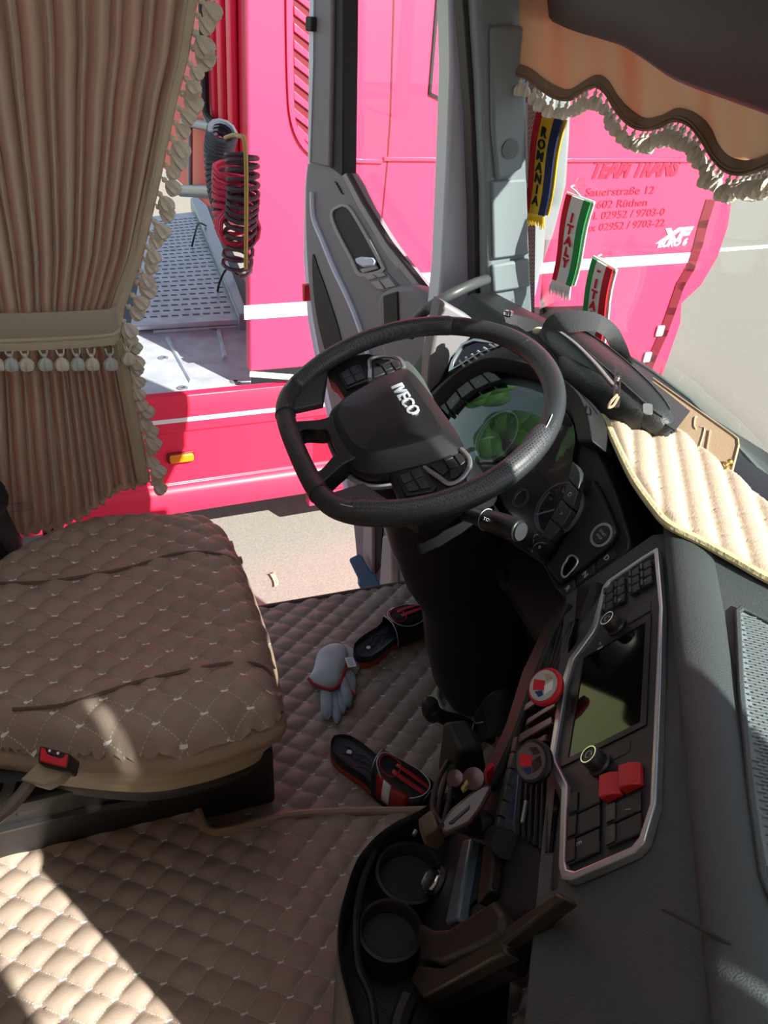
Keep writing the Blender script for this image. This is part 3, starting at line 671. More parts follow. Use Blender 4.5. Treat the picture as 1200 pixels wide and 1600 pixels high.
mb = MB(); mb.grid(rows); obj('curtain_fabric', mb, M_['curtain'], cur, smooth=80)
mb = MB(); mb.tube([r + V(0, -.004, -.002) for r in rows[0]], .0045, 6); obj('hem_roll', mb, M_['curtain'], cur)
# braid up the free edge
mb = MB(); E = [V(xr(z)+.002, CYP-.012, z) for z in np.linspace(hem(1), 2.0, 60)]
mb.loft([[p+V(-.022, -.006, 0), p+V(-.011, -.014, 0), p+V(.002, -.010, 0), p+V(.006, -.0, 0), p+V(-.01, .004, 0)] for p in E]); obj('edge_braid', mb, M_['braid'], cur)
def tassel(mb, p, d, L, r, rnd=None):
    """knot, neck and skirt of yarn"""
    d = unit(d); prof = [(.0005, 0), (r*.32, L*.03), (r*.42, L*.12), (r*.30, L*.20), (r*.26, L*.24), (r*.62, L*.36), (r*.95, L*.58), (r*1.0, L*.78), (r*.86, L*.94), (r*.45, L*1.0), (.0005, L*.97)]
    x = unit(np.cross(d, V(.3, .5, .81))); y = np.cross(d, x); seg = 14; rings = []
    for q, h in prof:
        rings.append([V(p)+d*h*(1+(.04*math.sin(j*2.6) if h > L*.9 else 0)) + (x*math.cos(2*PI*j/seg)+y*math.sin(2*PI*j/seg))*q*(1+.17*(-1)**j*(1 if h > L*.3 else 0)) for j in range(seg)])
    mb.loft(rings); return mb
zs = np.linspace(hem(1)-.002, 1.62, 46)
for i, z in enumerate(zs):
    mb = MB(); s = random.uniform(.8, 1.15)
    p = V(xr(z)+.004, CYP-.012+random.uniform(-.008, .008), z)
    d = V(.62+random.uniform(-.25, .3), random.uniform(-.4, .1), -.75)
    mb.tube([p, p+unit(d)*.008], .0022, 6)
    tassel(mb, p+unit(d)*.006, d, .040*s, .0145*s); obj('tassel', mb, M_['tassel'], cur)
# tieback
TB = thing('curtain_tieback', 'beige velour tieback with braid and hanging tassels around the curtain', 'tieback', (-.05, CYP-.02, ztie-.04))
z0 = ony(90, 488, CYP-.06)[2]; z1_ = ony(90, 528, CYP-.06)[2]; xR = ony(183, 500, CYP-.05)[0]
mb = MB(); path = [V(-.26, CYP-.055, 0), V(-.1, CYP-.062, 0), V(xR-.03, CYP-.055, 0), V(xR-.004, CYP-.04, 0), V(xR+.002, CYP-.015, 0), V(xR-.01, CYP+.02, 0)]
path = catmull(path, 6)
mb.loft([[p+V(0, 0, z0), p+V(0, -.006, (z0+z1_)/2), p+V(0, 0, z1_), p+V(0, .004, z1_), p+V(0, .004, z0)] for p in path]); obj('band', mb, M_['band'], TB)
mb = MB(); mb.tube([p+V(0, -.004, z1_) for p in path], .004, 8)
mb.loft([[p+V(0, -.003, z1_-.002), p+V(0, -.006, z1_-.012), p+V(0, -.003, z1_-.021), p+V(0, .001, z1_-.021), p+V(0, .001, z1_)] for p in path]); obj('braid', mb, M_['braid'], TB)
for i, px in enumerate((-22, -8, 14, 38, 68, 94, 119, 142, 171, 199)):
    p = ony(px, 549, CYP-.062) if i < 9 else ony(199, 541, CYP-.04)
    mb = MB(); mb.tube(catmull([p+V(-.007, 0, .006), p+V(-.005, -.004, -.004), p+V(0, 0, -.008), p+V(.005, -.004, -.004), p+V(.007, 0, .006)], 4), .0018, 6)
    tassel(mb, p+V(0, 0, -.004), (0.0, -.05, -1), .034, .0125); obj('tassel', mb, M_['tasselg'] if i % 2 == 0 else M_['tassel'], TB)

# ================================================================== FRONT VALANCE
def onv(px, py, off=0): return onws(px, py, -.10-off)
bot = catmull([(812, 118), (830, 126), (848, 140), (870, 154), (890, 157), (912, 145), (932, 136), (950, 146), (966, 172), (985, 194), (1008, 204), (1032, 200), (1056, 190), (1080, 196), (1100, 218), (1118, 248), (1138, 268), (1160, 274), (1182, 270), (1204, 262), (1226, 252)], 6)
top_ = [(810+ (b[0]-812)*1.02, -140 + (b[0]-812)*.30) for b in bot]
val = thing('windscreen_valance', 'orange beige scalloped valance with tassel fringe hanging across the windscreen top', 'curtain', onv(1000, 200))
rows = []
for k in range(26):
    s = k/25; rows.append([onv(b[0]*(1-s)+a[0]*s, b[1]*(1-s)+a[1]*s, .006*math.sin(b[0]/21.0+.4*s*3) + .004*math.sin(b[0]/9.0+s*2)) for a, b in zip(top_, bot)])
mb = MB(); mb.grid(rows); obj('valance_fabric', mb, M_['valance'], val, smooth=80)
Bp = [r for r in rows[0]]
def alongup(k, dz, dx=-.004):
    return Bp[k] + V(dx, 0, dz)
mb = MB(); mb.loft([[p+V(-.004, 0, .020), p+V(-.008, 0, .010), p+V(-.005, 0, -.001), p+V(.003, 0, -.001), p+V(.003, 0, .020)] for p in Bp]); obj('scallop_trim', mb, M_['valtrim'], val)
for dz in (.001, .006):
    mb = MB(); mb.tube([p+V(-.008, 0, dz) for p in Bp], .0023, 6); obj('trim_cord', mb, M_['valtrim'], val)
n = 0
L_ = np.cumsum([0]+[np.linalg.norm(Bp[i+1]-Bp[i]) for i in range(len(Bp)-1)])
for d in np.arange(0.004, L_[-1]-.01, .0180):
    k = int(np.searchsorted(L_, d)); p = Bp[min(k, len(Bp)-1)]
    mb = MB(); s = random.uniform(.85, 1.15); dd = V(random.uniform(-.25, .1), random.uniform(-.1, .35), -1)
    mb.tube([p+V(-.003, 0, .002), p+V(-.003, 0, 0)+unit(dd)*.010], .002, 6)
    tassel(mb, p+V(-.003, 0, 0)+unit(dd)*.006, dd, .030*s, .0105*s); obj('tassel', mb, M_['tassel'], val)

# ================================================================== OVERHEAD SHELF
OH = V(-1, .25, 0); O0 = V(.70, .75, 1.4)
bl = catmull([(735, -60), (772, -4), (815, 14), (880, 46), (930, 62), (965, 74), (1000, 96), (1040, 124), (1080, 142), (1130, 160), (1200, 186), (1250, 206)], 5)
rings = []
for b in bl:
    p = hit(*b, O0, OH)
    rings.append([p+V(.33, 0, .12), p+V(.10, 0, .035), p+V(.025, 0, .006), p+V(.008, 0, .002), p+V(.0, 0, .008), p+V(-.012, 0, .05), p+V(-.02, 0, .11), p+V(-.0, 0, .20), V(p[0]+.02, p[1], 2.04), V(p[0]+.33, p[1], 2.04)])
mb = MB(); mb.loft(rings)
ov = thing('overhead_shelf', 'dark brown plastic overhead shelf at the upper right corner', 'shelf', hit(1000, 96, O0, OH))
obj('shelf_body', mb, M_['overhead'], ov, smooth=60)

# ================================================================== PENNANTS ON THE WINDSCREEN
def scarf(name, label, tl, tr_, bl_, br_, cols, letters, lcol, fringe, frl, cup=None, bow=.0, top=None):
    """a woven mini scarf hanging from a suction cup; px corners are its real corners on the pane"""
    off = -.035
    T0, T1, B0, B1 = onws(*tl, off), onws(*tr_, off), onws(*bl_, off), onws(*br_, off)
    t = thing(name, label, 'pennant', (B0+B1)/2, 'mini scarves on the windscreen')
    n = unit(np.cross(T1-T0, B0-T0)); 
    if n.dot(EYE-T0) < 0: n = -n
    def P(a, b, h=0):   # a across 0..1, b down 0..1
        p = (T0*(1-a)+T1*a)*(1-b) + (B0*(1-a)+B1*a)*b
        return p + n*(h+.006*math.sin(b*PI*1.6+.5)) + (T1-T0)*bow*math.sin(b*PI)
    edges = [0, *np.cumsum([c[1] for c in cols])]
    for (m, wd), a0, a1 in zip(cols, edges[:-1], edges[1:]):
        mb = MB(); R = []
        for b in np.linspace(0, 1, 20): R.append([P(a0, b, 0), P(a1, b, 0), P(a1, b, .004), P(a0, b, .004)])
        mb.loft(R); obj('stripe', mb, m, t)
    # second layer behind
    mb = MB(); R = [[P(.1, b, -.008), P(1.06, b, -.008), P(1.06, b, -.004), P(.1, b, -.004)] for b in np.linspace(0, 1, 20)]; mb.loft(R); obj('back_layer', mb, cols[1][0] if len(cols) > 1 else cols[0][0], t)
    # letters
    ux = unit(T1-T0); cw = np.linalg.norm(T1-T0)
    for ch, b in letters:
        c = P(.5*(edges[1]+edges[2]), b, .0062); dn = unit(P(.5, min(b+.05, 1))-P(.5, b-.05)); 
        LF = Frame(c, unit(ux - dn*ux.dot(dn)), n)
        if LF.v.dot(dn) > 0: LF.v = -LF.v
        mb = MB(); mb.text(ch, LF, cw*(.36 if len(letters) == 7 else .42), depth=.0025, bold=.0007); obj('letter', mb, lcol, t, smooth=0)
    # fringe
    fu = MB()
    for i in range(16):
        a = (i+.5)/16; p = P(a, 1.0, .002); s = random.uniform(.75, 1.1); sw = (a-.3)*.35
        q = p + (P(a, 1)-P(a, .8))*0 + unit(P(a, 1)-P(a, .9))*frl*s + ux*cw*sw*.5
        fu.tube([p, (p+q)/2+n*.002, q], [.0014, .0022, .0012], 5)
    obj('fringe', fu, fringe, t)
    if cup:
        C0 = onws(*cup, -.004); cn = V(-1, 0, -.12); mb = MB(); mb.lathe([(.001, .0), (.017, .0), (.015, .004), (.007, .010), (.005, .018), (.001, .019)], C0, cn, 20)
        c2 = obj('suction_cup', mb, M_['vinyl'], t)
        H0 = (T0+T1)/2
        mb = MB(); mb.tube(catmull([C0+unit(cn)*.016, C0+unit(cn)*.024+V(0, 0, -.004), (C0+H0)/2+unit(cn)*.012, H0+V(0, 0, .002)], 5), .0022, 8)
        mb.tube([T0+(T0-T1)*.05, T1+(T1-T0)*.08], .0035, 8); obj('hanger_bar', mb, M_['scarfwht'], t)
    return t
scarf('mini_scarf', 'red yellow and blue mini scarf lettered ROMANIA with yellow fringe', (842, 172), (882, 188), (818, 330), (850, 338),
      [(M_['scarfred'], .26), (M_['scarfyel'], .44), (M_['scarfblue'], .30)], [(c, .16+i*.117) for i, c in enumerate('ROMANIA')], M_['seal'], M_['scarfyel'], .030, bow=-.02)
scarf('mini_scarf', 'red white and green mini scarf lettered ITALY, hung higher, with white fringe', (888, 302), (926, 316), (862, 436), (892, 448),
      [(M_['scarfred'], .24), (M_['scarfwht'], .48), (M_['scarfgrn'], .28)], [(c, .22+i*.135) for i, c in enumerate('ITALY')], M_['scarfred'], M_['scarfwht'], .034, cup=(908, 288))
scarf('mini_scarf', 'green white and red mini scarf lettered ITALY, lower one behind the black bag', (929, 402), (961, 421), (900, 540), (934, 552),
      [(M_['scarfgrn'], .24), (M_['scarfwht'], .46), (M_['scarfred'], .30)], [('-', .07)]+[(c, .22+i*.125) for i, c in enumerate('ITALY')], M_['scarfred'], M_['scarfwht'], .03, cup=(950, 396))

# ================================================================== QUILTED MATS
def inside(x, y, poly):
    c = False; n = len(poly)
    for i in range(n):
        x1, y1 = poly[i][:2]; x2, y2 = poly[(i+1) % n][:2]
        if (y1 > y) != (y2 > y) and x < (x2-x1)*(y-y1)/(y2-y1)+x1: c = not c
    return c
def segd(x, y, a, b):
    vx, vy = b[0]-a[0], b[1]-a[1]; t = max(0, min(1, ((x-a[0])*vx+(y-a[1])*vy)/(vx*vx+vy*vy+1e-12)))
    return math.hypot(x-a[0]-t*vx, y-a[1]-t*vy)
def quilt_sheet(poly, zf, H, node, pu, pv, step, power=.42, edge=0.0, drop=0.0, holes=()):
    """padded sheet over a floor outline; pu, pv: world (x,y) covectors giving the seam coordinates"""
    P = [p[:2] for p in poly]; xs = [p[0] for p in P]; ys = [p[1] for p in P]
    nx = int((max(xs)-min(xs))/step)+2; ny = int((max(ys)-min(ys))/step)+2
    mb = MB(); mb.uvd = []; idx = {}
    def vert(i, j):
        k = (i, j)
        if k not in idx:
            x = min(xs)+i*step; y = min(ys)+j*step
            u = (x-node[0])*pu[0]+(y-node[1])*pu[1]; v = (x-node[0])*pv[0]+(y-node[1])*pv[1]
            h = H*(abs(math.sin(PI*u))**power)*(abs(math.sin(PI*v))**power)
            dz = 0.0
            if edge:
                d = min(segd(x, y, P[q], P[(q+1) % len(P)]) for q in range(len(P))); f = min(1, d/edge); h *= f**.6; dz = -drop*(1-f)**2
            idx[k] = len(mb.v); mb.v.append((x, y, zf(x, y)+h+dz)); mb.uvd.append((u, v))
        return idx[k]
    for i in range(nx-1):
        for j in range(ny-1):
            cx = min(xs)+(i+.5)*step; cy = min(ys)+(j+.5)*step
            if inside(cx, cy, P) and not any(inside(cx, cy, h) for h in holes):
                mb.f.append((vert(i, j), vert(i+1, j), vert(i+1, j+1), vert(i, j+1))); mb.m.append(0)
    return mb
def diamond(dx, dy, rot=0.0):
    """covectors for diamonds with diagonals dx (along x) and dy (along y)"""
    c, s = math.cos(rot), math.sin(rot)
    return ((c/dx - s/dy, s/dx + c/dy), (c/dx + s/dy, s/dx - c/dy))
# driver's footwell mat
e1_ = [onz(412, 952, .02)[:2], onz(520, 933, .02)[:2], onz(640, 911, .02)[:2]]
poly = [(-.35, 1.705), (e1_[0][0], 1.708), (.845, 1.716), (.93, 1.66), (.98, 1.4), (1.0, .78), (.3, .78), (.12, .86), (-.05, 1.0), (-.35, 1.0)]
pu, pv = diamond(.079, .0625, math.radians(-.5))
mb = quilt_sheet(poly, lambda x, y: .010, .0115, (.3630, 1.2313), pu, pv, .005)
fm = thing('floor_mat', 'quilted beige brown mat in the driver footwell under slippers and glove', 'floor mat', (.6, 1.3, 0))
obj('quilted_sheet', mb, M_['mat1'], fm, smooth=80)
mb = MB(); mb.tube([(-.35, 1.708, .012), (e1_[0][0], 1.712, .013), (.6, 1.715, .013), (.845, 1.72, .013), (.93, 1.665, .013)], .008, 8); obj('dark_binding', mb, mat('binding_brown', (.10, .075, .065), .6), fm)
# raised centre mat
ZC = .085
def zc(x, y): return ZC
edge = [onz(-150, 1328, ZC), onz(0, 1300, ZC), onz(150, 1268, ZC), onz(298, 1238, ZC), onz(309, 1268, ZC), onz(322, 1298, ZC), onz(345, 1304, ZC), onz(400, 1290, ZC), onz(470, 1276, ZC), onz(560, 1272, ZC), onz(640, 1271, ZC), onz(720, 1268, ZC)]
poly2 = [tuple(p[:2]) for p in edge] + [(.72, .60), (.60, .0), (-.55, .0), (-.62, 1.1)]
def n2(px, py, z): return tuple(onz(px, py, z)[:2])
node2 = n2(372.5, 1399.5, ZC)
qa = np.array(n2(200+655*.25, 1280+280*.25, ZC)); qb = np.array(n2(200+805*.25, 1280+1068*.25, ZC)); dyv = (qb-qa)/4
qc = np.array(n2(200+105*.25, 1280+232*.25, ZC)); qd = np.array(n2(200+805*.25, 1280+350*.25, ZC))
dyl = float(np.linalg.norm(dyv)); pu, pv = diamond(dyl*1.29, dyl, math.atan2(dyv[0], -dyv[1])*-1)
mb = quilt_sheet(poly2, zc, .0120, tuple(qa), pu, pv, .005)
cm = thing('floor_mat', 'large quilted beige brown mat on the raised cab centre, crossed by a band of sunlight', 'floor mat', (0, .7, .05))
obj('quilted_sheet', mb, M_['mat2'], cm, smooth=80)
mb = MB(); E2 = catmull(edge, 5); mb.tube([p+V(0, 0, .009) for p in E2], .0085, 8)
obj('edge_piping', mb, M_['piping'], cm)
mb = MB(); R = [[p+V(0, 0, .003), p+V(.004, .006, -.02), p+V(.006, .010, -.078)] for p in E2]; mb.loft(R, closed=False, caps=False); obj('edge_riser', mb, M_['piping'], cm)
mb = MB(); mb.tube([p+V(.006, .011, -.012) for p in E2[30:]], .0045, 8); obj('edge_piping', mb, M_['piping'], cm)

# ================================================================== DRIVER'S SEAT
ZS = .545
seat = thing('driver_seat', 'driver seat with quilted beige brown cushion over a black suspension base', 'seat', (-.05, 1.08, .08))
so_ = [(330, 828), (352, 842), (375, 880), (395, 930), (412, 980), (425, 1040), (435, 1100), (441, 1140), (430, 1150)]
SP = [onz(*p, ZS-.02)[:2] for p in so_]
yn = onz(300, 1186, ZS-.05)[1]; yf = onz(180, 817, ZS)[1]
# outline of the cushion seen from above
outl = catmull([V(*onz(x, y, ZS-z_)[:2]) for x, y, z_ in ((-150, 960, .05), (-60, 915, .05), (0, 886, .05), (60, 853, .05), (140, 826, .05), (200, 819, .05), (262, 818, .05), (318, 824, .055), (352, 843, .06), (377, 885, .06), (401, 950, .06), (420, 1010, .06), (433, 1075, .06), (441, 1122, .065), (432, 1142, .07), (400, 1158, .07), (330, 1181, .07), (240, 1197, .07), (100, 1192, .07), (0, 1180, .07), (-150, 1160, .07))], 5)
outl2 = [tuple(p) for p in outl]
cx, cy = -.15, (yn+yf)/2
def zseat(x, y):
    # distance to the outline, rounded shoulder
    d = 9
    for i in range(len(outl2)-1):
        a = outl2[i]; b = outl2[i+1]; vx, vy = b[0]-a[0], b[1]-a[1]; t = max(0, min(1, ((x-a[0])*vx+(y-a[1])*vy)/(vx*vx+vy*vy+1e-12)))
        d = min(d, math.hypot(x-a[0]-t*vx, y-a[1]-t*vy))
    s = max(0, 1-d/.085)
    z = ZS - .075*(1-math.sqrt(max(0, 1-s*s)))
    return z - .010*math.exp(-((y-cy)/.16)**2)*min(1, d/.08) + .012*(x+.2)
pu, pv = diamond(.072, .0575, math.radians(-1))
NS = onz(150+165*.25, 900+370*.25, ZS)[:2]
mb = quilt_sheet(outl2, zseat, .0120, tuple(NS), pu, pv, .006, power=.45)
obj('quilted_cushion', mb, M_['seatq'], seat, smooth=80)
# plain skirt below the quilting
def skirt(z0, z1, o0, o1, n=8):
    cen = np.array((cx, cy)); R = []
    for k in range(n+1):
        t = k/n; z = z0+(z1-z0)*t; off = o0+(o1-o0)*min(1, t*1.5)
        R.append([V(*(np.array(p)+unit(np.array(p)-cen)*(off+.006*math.sin(PI*t))), z + .012*(p[0]+.2)) for p in outl2])
    m = MB(); m.loft(R, closed=False, caps=False); return m
obj('quilted_side', skirt(ZS-.046, ZS-.098, -.016, .003, 12), M_['seatq'] if False else mat('seat_side_leather', (.33, .24, .18), .5, bump=.3), seat, smooth=60)
obj('cushion_side', skirt(ZS-.098, ZS-.165, -.002, -.035), M_['beige'], seat, smooth=60)
obj('cushion_pan', skirt(ZS-.165, ZS-.20, -.035, -.05), M_['blackmatte'], seat, smooth=60)
# stitched panel seams across the quilting
def onseat(px, py):
    z = ZS
    for _ in range(5):
        p = onz(px, py, z); z = zseat(p[0], p[1])
    return onz(px, py, z+.0085)
for pts in ([(0, 911), (60, 910), (120, 902), (200, 887), (262, 868), (310, 862), (352, 868), (366, 876)], [(20, 1108), (90, 1103), (150, 1086), (220, 1064), (290, 1048), (350, 1037), (390, 1036), (414, 1044), (425, 1058)]):
    mb = MB(); mb.tube(catmull([onseat(*p) for p in pts], 6), .0028, 6); obj('panel_seam', mb, mat('seam_brown', (.13, .085, .06), .6), seat)
# suspension base
b0 = onz(431, 1254, .02); b1 = ony(437, 1166, b0[1]-.13)
mb = MB()
bx1 = b0[0]; y0b, y1b = b0[1], b0[1]+.33
mb.loft([[V(-.5, y0b, .02), V(bx1, y0b, .02), V(bx1, y1b, .02), V(-.5, y1b, .02)], [V(-.5, y0b-.10, .30), V(bx1-.03, y0b-.10, .30), V(bx1-.03, y1b+.05, .30), V(-.5, y1b+.05, .30)], [V(-.5, y0b-.14, ZS-.18), V(bx1-.06, y0b-.14, ZS-.18), V(bx1-.06, y1b+.09, ZS-.18), V(-.5, y1b+.09, ZS-.18)]])
obj('suspension_cover', mb, M_['blackmatte'], seat, bevel=.01)
mb = MB()
for (a, b, wd, dz) in (((-40, 1262), (250, 1216), .016, .31), ((-40, 1300), (230, 1246), .014, .24), ((-40, 1246), (300, 1196), .012, .34)):
    mb.tube([onz(*a, dz), onz((a[0]+b[0])/2, (a[1]+b[1])/2-6, dz), onz(*b, dz)], wd, 8)
obj('seat_rail', mb, M_['black'], seat)
mb = MB(); mb.prism([onz(*p, .30) for p in ((20, 1268), (120, 1240), (190, 1222), (240, 1216), (150, 1208), (105, 1212), (60, 1232))], (0, 0, -.02)); obj('seat_trim', mb, M_['darkbrown'], seat, bevel=.006)
mb = MB(); mb.prism([onz(*p, .20) for p in ((8, 1288), (50, 1278), (52, 1288), (14, 1297))], (0, 0, -.02)); obj('rail_end', mb, mat('rail_grey', (.14, .14, .13), .5), seat, bevel=.004)
# belt buckle, its stalk and straps
bk = thing('seat_belt_buckle', 'seat belt buckle with red release button beside the seat cushion', 'seat belt', onz(80, 1215, .40))
Q = onz(82, 1196, ZS+.05)
BFr = Frame(Q, CR*.95 - CU*.28, CF*-.55 + V(0, 0, 1)*.6)
bq = BFr.uvs([(63, 1166), (108, 1178), (104, 1202), (59, 1190)])
mb = MB(); mb.fprism(BFr, [BFr.uv(*p) for p in ((61, 1164), (111, 1178), (110, 1184), (105, 1205), (58, 1192))], -.045, 0); obj('buckle_shell', mb, M_['blackmatte'], bk, bevel=.004)
mb = MB(); mb.fprism(BFr, [BFr.uv(*p, .002) for p in ((64, 1168), (70, 1169), (73, 1177), (80, 1181), (94, 1185), (100, 1183), (102, 1178), (107, 1180), (104, 1200), (62, 1190))], 0, .005); obj('release_button', mb, M_['redbright'], bk, bevel=.002)
for p in ((78, 1174), (91, 1178)):
    mb = MB(); mb.sphere(BFr(*BFr.uv(*p), .001), .003, 10); obj('latch_pin', mb, M_['chrome'], bk)
mb = MB(); P_ = [BFr(*BFr.uv(*p, -.02), -.02) for p in ((58, 1192), (104, 1204), (92, 1217), (68, 1229), (30, 1218))]; mb.prism(P_, BFr.n*-.03); obj('buckle_side', mb, mat('buckle_beige', (.34, .29, .20), .5), bk, bevel=.003)
mb = MB(); mb.tube(catmull([BFr(*BFr.uv(*p, -.04), -.04) for p in ((52, 1216), (38, 1236), (24, 1252), (8, 1268), (-15, 1285))], 5), .009, 8); obj('buckle_stalk', mb, mat('stalk_beige', (.16, .13, .11), .4), bk)
bs = thing('seat_strap', 'black straps and metal fittings left of the seat belt buckle', 'strap', onz(10, 1210, .4))
mb = MB(); mb.loft([[onz(*a, .44), onz(*b, .44), onz(*b, .43), onz(*a, .43)] for a, b in (((-40, 1165), (-40, 1215)), ((20, 1180), (10, 1225)), ((50, 1178), (42, 1218)), ((68, 1170), (60, 1200)))]); obj('webbing', mb, M_['webbing'], bs)
mb = MB(); mb.prism([onz(*p, .40) for p in ((12, 1206), (26, 1210), (14, 1250), (4, 1262), (-4, 1248))], (0, 0, -.01)); obj('fitting', mb, mat('fitting_olive', (.14, .13, .10), .4), bs, bevel=.002)
mb = MB(); mb.tube(catmull([onz(*p, .39) for p in ((0, 1248), (8, 1254), (4, 1262), (-6, 1258))], 4, closed=True), .004, 8, closed=True); obj('ring', mb, M_['steel'], bs)
# black jacket and post by the door opening
mb = MB()
JC = ony(0, 835, 1.46)
prof_j = [(-60, 760), (0, 768), (8, 776), (13, 788), (8, 800), (12, 812), (24, 838), (36, 862), (10, 872), (-20, 884), (-70, 890)]
P_ = [ony(*p, 1.46) for p in catmull([V(*p) for p in prof_j], 4)]
mb.loft([[p + V(-.012, .06, -.0) for p in P_], [p + V(0, .03, .0) for p in P_], [p + V(0, 0, 0) for p in P_], [p + V(-.02, -.03, -.003) for p in P_]])
tag(obj('jacket', mb, mat('jacket_black', (.012, .016, .024), .6, bump=.8, bscale=40)), 'black jacket hanging at the left edge behind the seat', 'jacket')
mb = MB(); mb.tube([ony(72, 770, 1.64), ony(79, 830, 1.64), ony(84, 880, 1.64), ony(84, 880, 1.64)*V(1, 1, 0)+V(.0, 0, .002)], .0175, 12)
tag(obj('post', mb, M_['gloss']), 'black upright post below the curtain hem behind the seat', 'post')
mb = MB(); HK = [ony(*p, 1.50) for p in ((14, 788), (30, 786), (46, 785), (50, 790), (46, 797), (30, 799), (14, 800))]
mb.tube(catmull(HK, 4), .002, 6); mb.prism([ony(*p, 1.50) for p in ((22, 786), (46, 784), (48, 797), (24, 799))], (0, .002, 0))
tag(obj('clear_clip', mb, M_['vinyl']), 'clear plastic clip at the lower left hem of the curtain', 'clip')

# ================================================================== STEERING WHEEL
WN = V(-.35201505, -.128123, .92718385)
WF = Frame(V(.445, .98, .968), V(.936, -.048, .3487), WN)
sw = thing('steering_wheel', 'black leather steering wheel with flat bottom and silver trimmed hub', 'steering wheel', WF(0, 0, -.1))
def rimc(ph, R=.217):
    a, b = R*math.cos(ph), R*math.sin(ph)
    if a < -.135: a = -.135 - .050*math.tanh((-.135-a)/.050)
    return a, b
def rimp(ph, da=0.0, dh=0.0):
    a, b = rimc(ph); s = 1+da/.217; return WF(a*s, b*s, dh)
N = 120
mb = MB(); rad = [.0158*(1+.06*math.cos(3*(2*PI*i/N))) for i in range(N)]
mb.tube([rimp(2*PI*i/N) for i in range(N)], rad, 18, closed=True); obj('rim', mb, M_['leather'], sw, smooth=80)
for sgn in (1, -1):
    for a0, a1 in ((48, 132),):
        A = [math.radians(sgn*q) for q in np.linspace(a0, a1, 36)]
        mb = MB(); mb.tube([rimp(q, -.0030, .0030) for q in A], [.0140]+[.0163]*34+[.0140], 18); obj('perforated_grip', mb, M_['perf'], sw, smooth=80)
        mb = MB(); mb.tube([rimp(math.radians(sgn*q), .003, .0162) for q in np.linspace(a0-6, a1+4, 50)], .0009, 5); obj('grip_stitching', mb, mat('stitch_pale', (.45, .47, .46), .7), sw)
for q in (0.02, 2.75, -2.75, 3.5):
    pass
for q in (math.radians(8), math.radians(152), math.radians(-152)):
    mb = MB(); c = rimp(q); t_ = unit(rimp(q+.02)-rimp(q-.02)); x = WF.n; y = np.cross(t_, x)
    mb.tube([c+(x*math.cos(k*PI/8)+y*math.sin(k*PI/8))*.0162 for k in range(16)], .0009, 5, closed=True); obj('rim_seam', mb, M_['seal'], sw)
# airbag pad
def sym(pts): return pts + [(a, -b) for a, b in reversed(pts) if abs(b) > 1e-6]
pad = catmull([V(*p) for p in sym([(.046, 0), (.046, .06), (.040, .112), (.022, .122), (-.03, .116), (-.088, .100), (-.112, .078), (-.124, .045), (-.127, 0)])], 4, closed=True)
pad = [tuple(p) for p in pad]
def scale(pts, k, c=(-.04, 0)): return [((a-c[0])*k+c[0], (b-c[1])*k+c[1]) for a, b in pts]
mb = MB(); mb.loft([[WF(a, b, h) for a, b in scale(pad, k)] for k, h in ((.86, -.085), (.97, -.055), (.985, -.032), (.96, -.026), (1.0, -.024), (1.0, -.016), (.975, -.010), (.76, .0085), (.73, .0100), (.3, .0112))])
obj('airbag_pad', mb, M_['black'], sw, smooth=24, bevel=.003)
mb = MB(); tr_ = [p for p in scale(pad, 1.03) if p[0] < -.02]
k0 = max(range(len(tr_)), key=lambda i: np.hypot(tr_[i][0]-tr_[i-1][0], tr_[i][1]-tr_[i-1][1])); tr_ = tr_[k0:]+tr_[:k0]
mb.tube([WF(a, b, -.030) for a, b in tr_], .0045, 8); obj('silver_trim', mb, M_['silver'], sw)
LT = Frame(WF(-.0, .012, .0118), -WF.v, WF.n)
mb = MB(); mb.text('IVECO', LT, .0265, depth=.003, bold=.0005, squeeze=1.02, spacing=1.12); obj('lettering', mb, M_['letter'], sw, smooth=0)
# spokes with switch pods
for sgn in (1, -1):
    def S_(pts): return [(a, b*sgn) for a, b in pts]
    mb = MB(); mb.fprism(WF, S_([(.030, .10), (.030, .135), (.018, .165), (.0, .200), (-.035, .214), (-.075, .206), (-.085, .180), (-.078, .155), (-.075, .095)]), -.045, -.012); obj('spoke', mb, M_['black'], sw, bevel=.006, seg=3)
    # silver U around the four way pad
    U_ = catmull([WF(a, b*sgn, -.009) for a, b in ((.034, .116), (.036, .140), (.028, .158), (.010, .172), (-.008, .172), (-.016, .150), (-.026, .122))], 5)
    mb = MB(); mb.tube(U_, .0038, 8); obj('pod_trim', mb, M_['silver'], sw)
    for q in ([(.004, .128), (.018, .128), (.018, .145), (.004, .145)], [(.020, .122), (.030, .122), (.030, .142), (.020, .146)], [(.002, .147), (.018, .147), (.022, .154), (.008, .164), (-.002, .164)], [(-.018, .122), (.002, .122), (.002, .145), (-.010, .150)], [(.004, .118), (.018, .118), (.018, .126), (.004, .126)]):
        mb = MB(); mb.fprism(WF, S_(q), -.012, -.0085); obj('control_button', mb, M_['button'], sw, bevel=.0012)
    mb = MB(); mb.fprism(WF, S_([(-.028, .118), (-.068, .118), (-.070, .164), (-.036, .176), (-.024, .168)]), -.02, -.006); obj('switch_block', mb, M_['black'], sw, bevel=.003)
    for q in ([(-.032, .123), (-.047, .123), (-.047, .142), (-.032, .142)], [(-.049, .123), (-.064, .123), (-.064, .142), (-.049, .142)], [(-.032, .144), (-.047, .144), (-.047, .165), (-.034, .168)], [(-.049, .144), (-.064, .144), (-.064, .160), (-.049, .165)]):
        mb = MB(); mb.fprism(WF, S_(q), -.006, -.0035); obj('control_button', mb, M_['buttonb'], sw, bevel=.001)
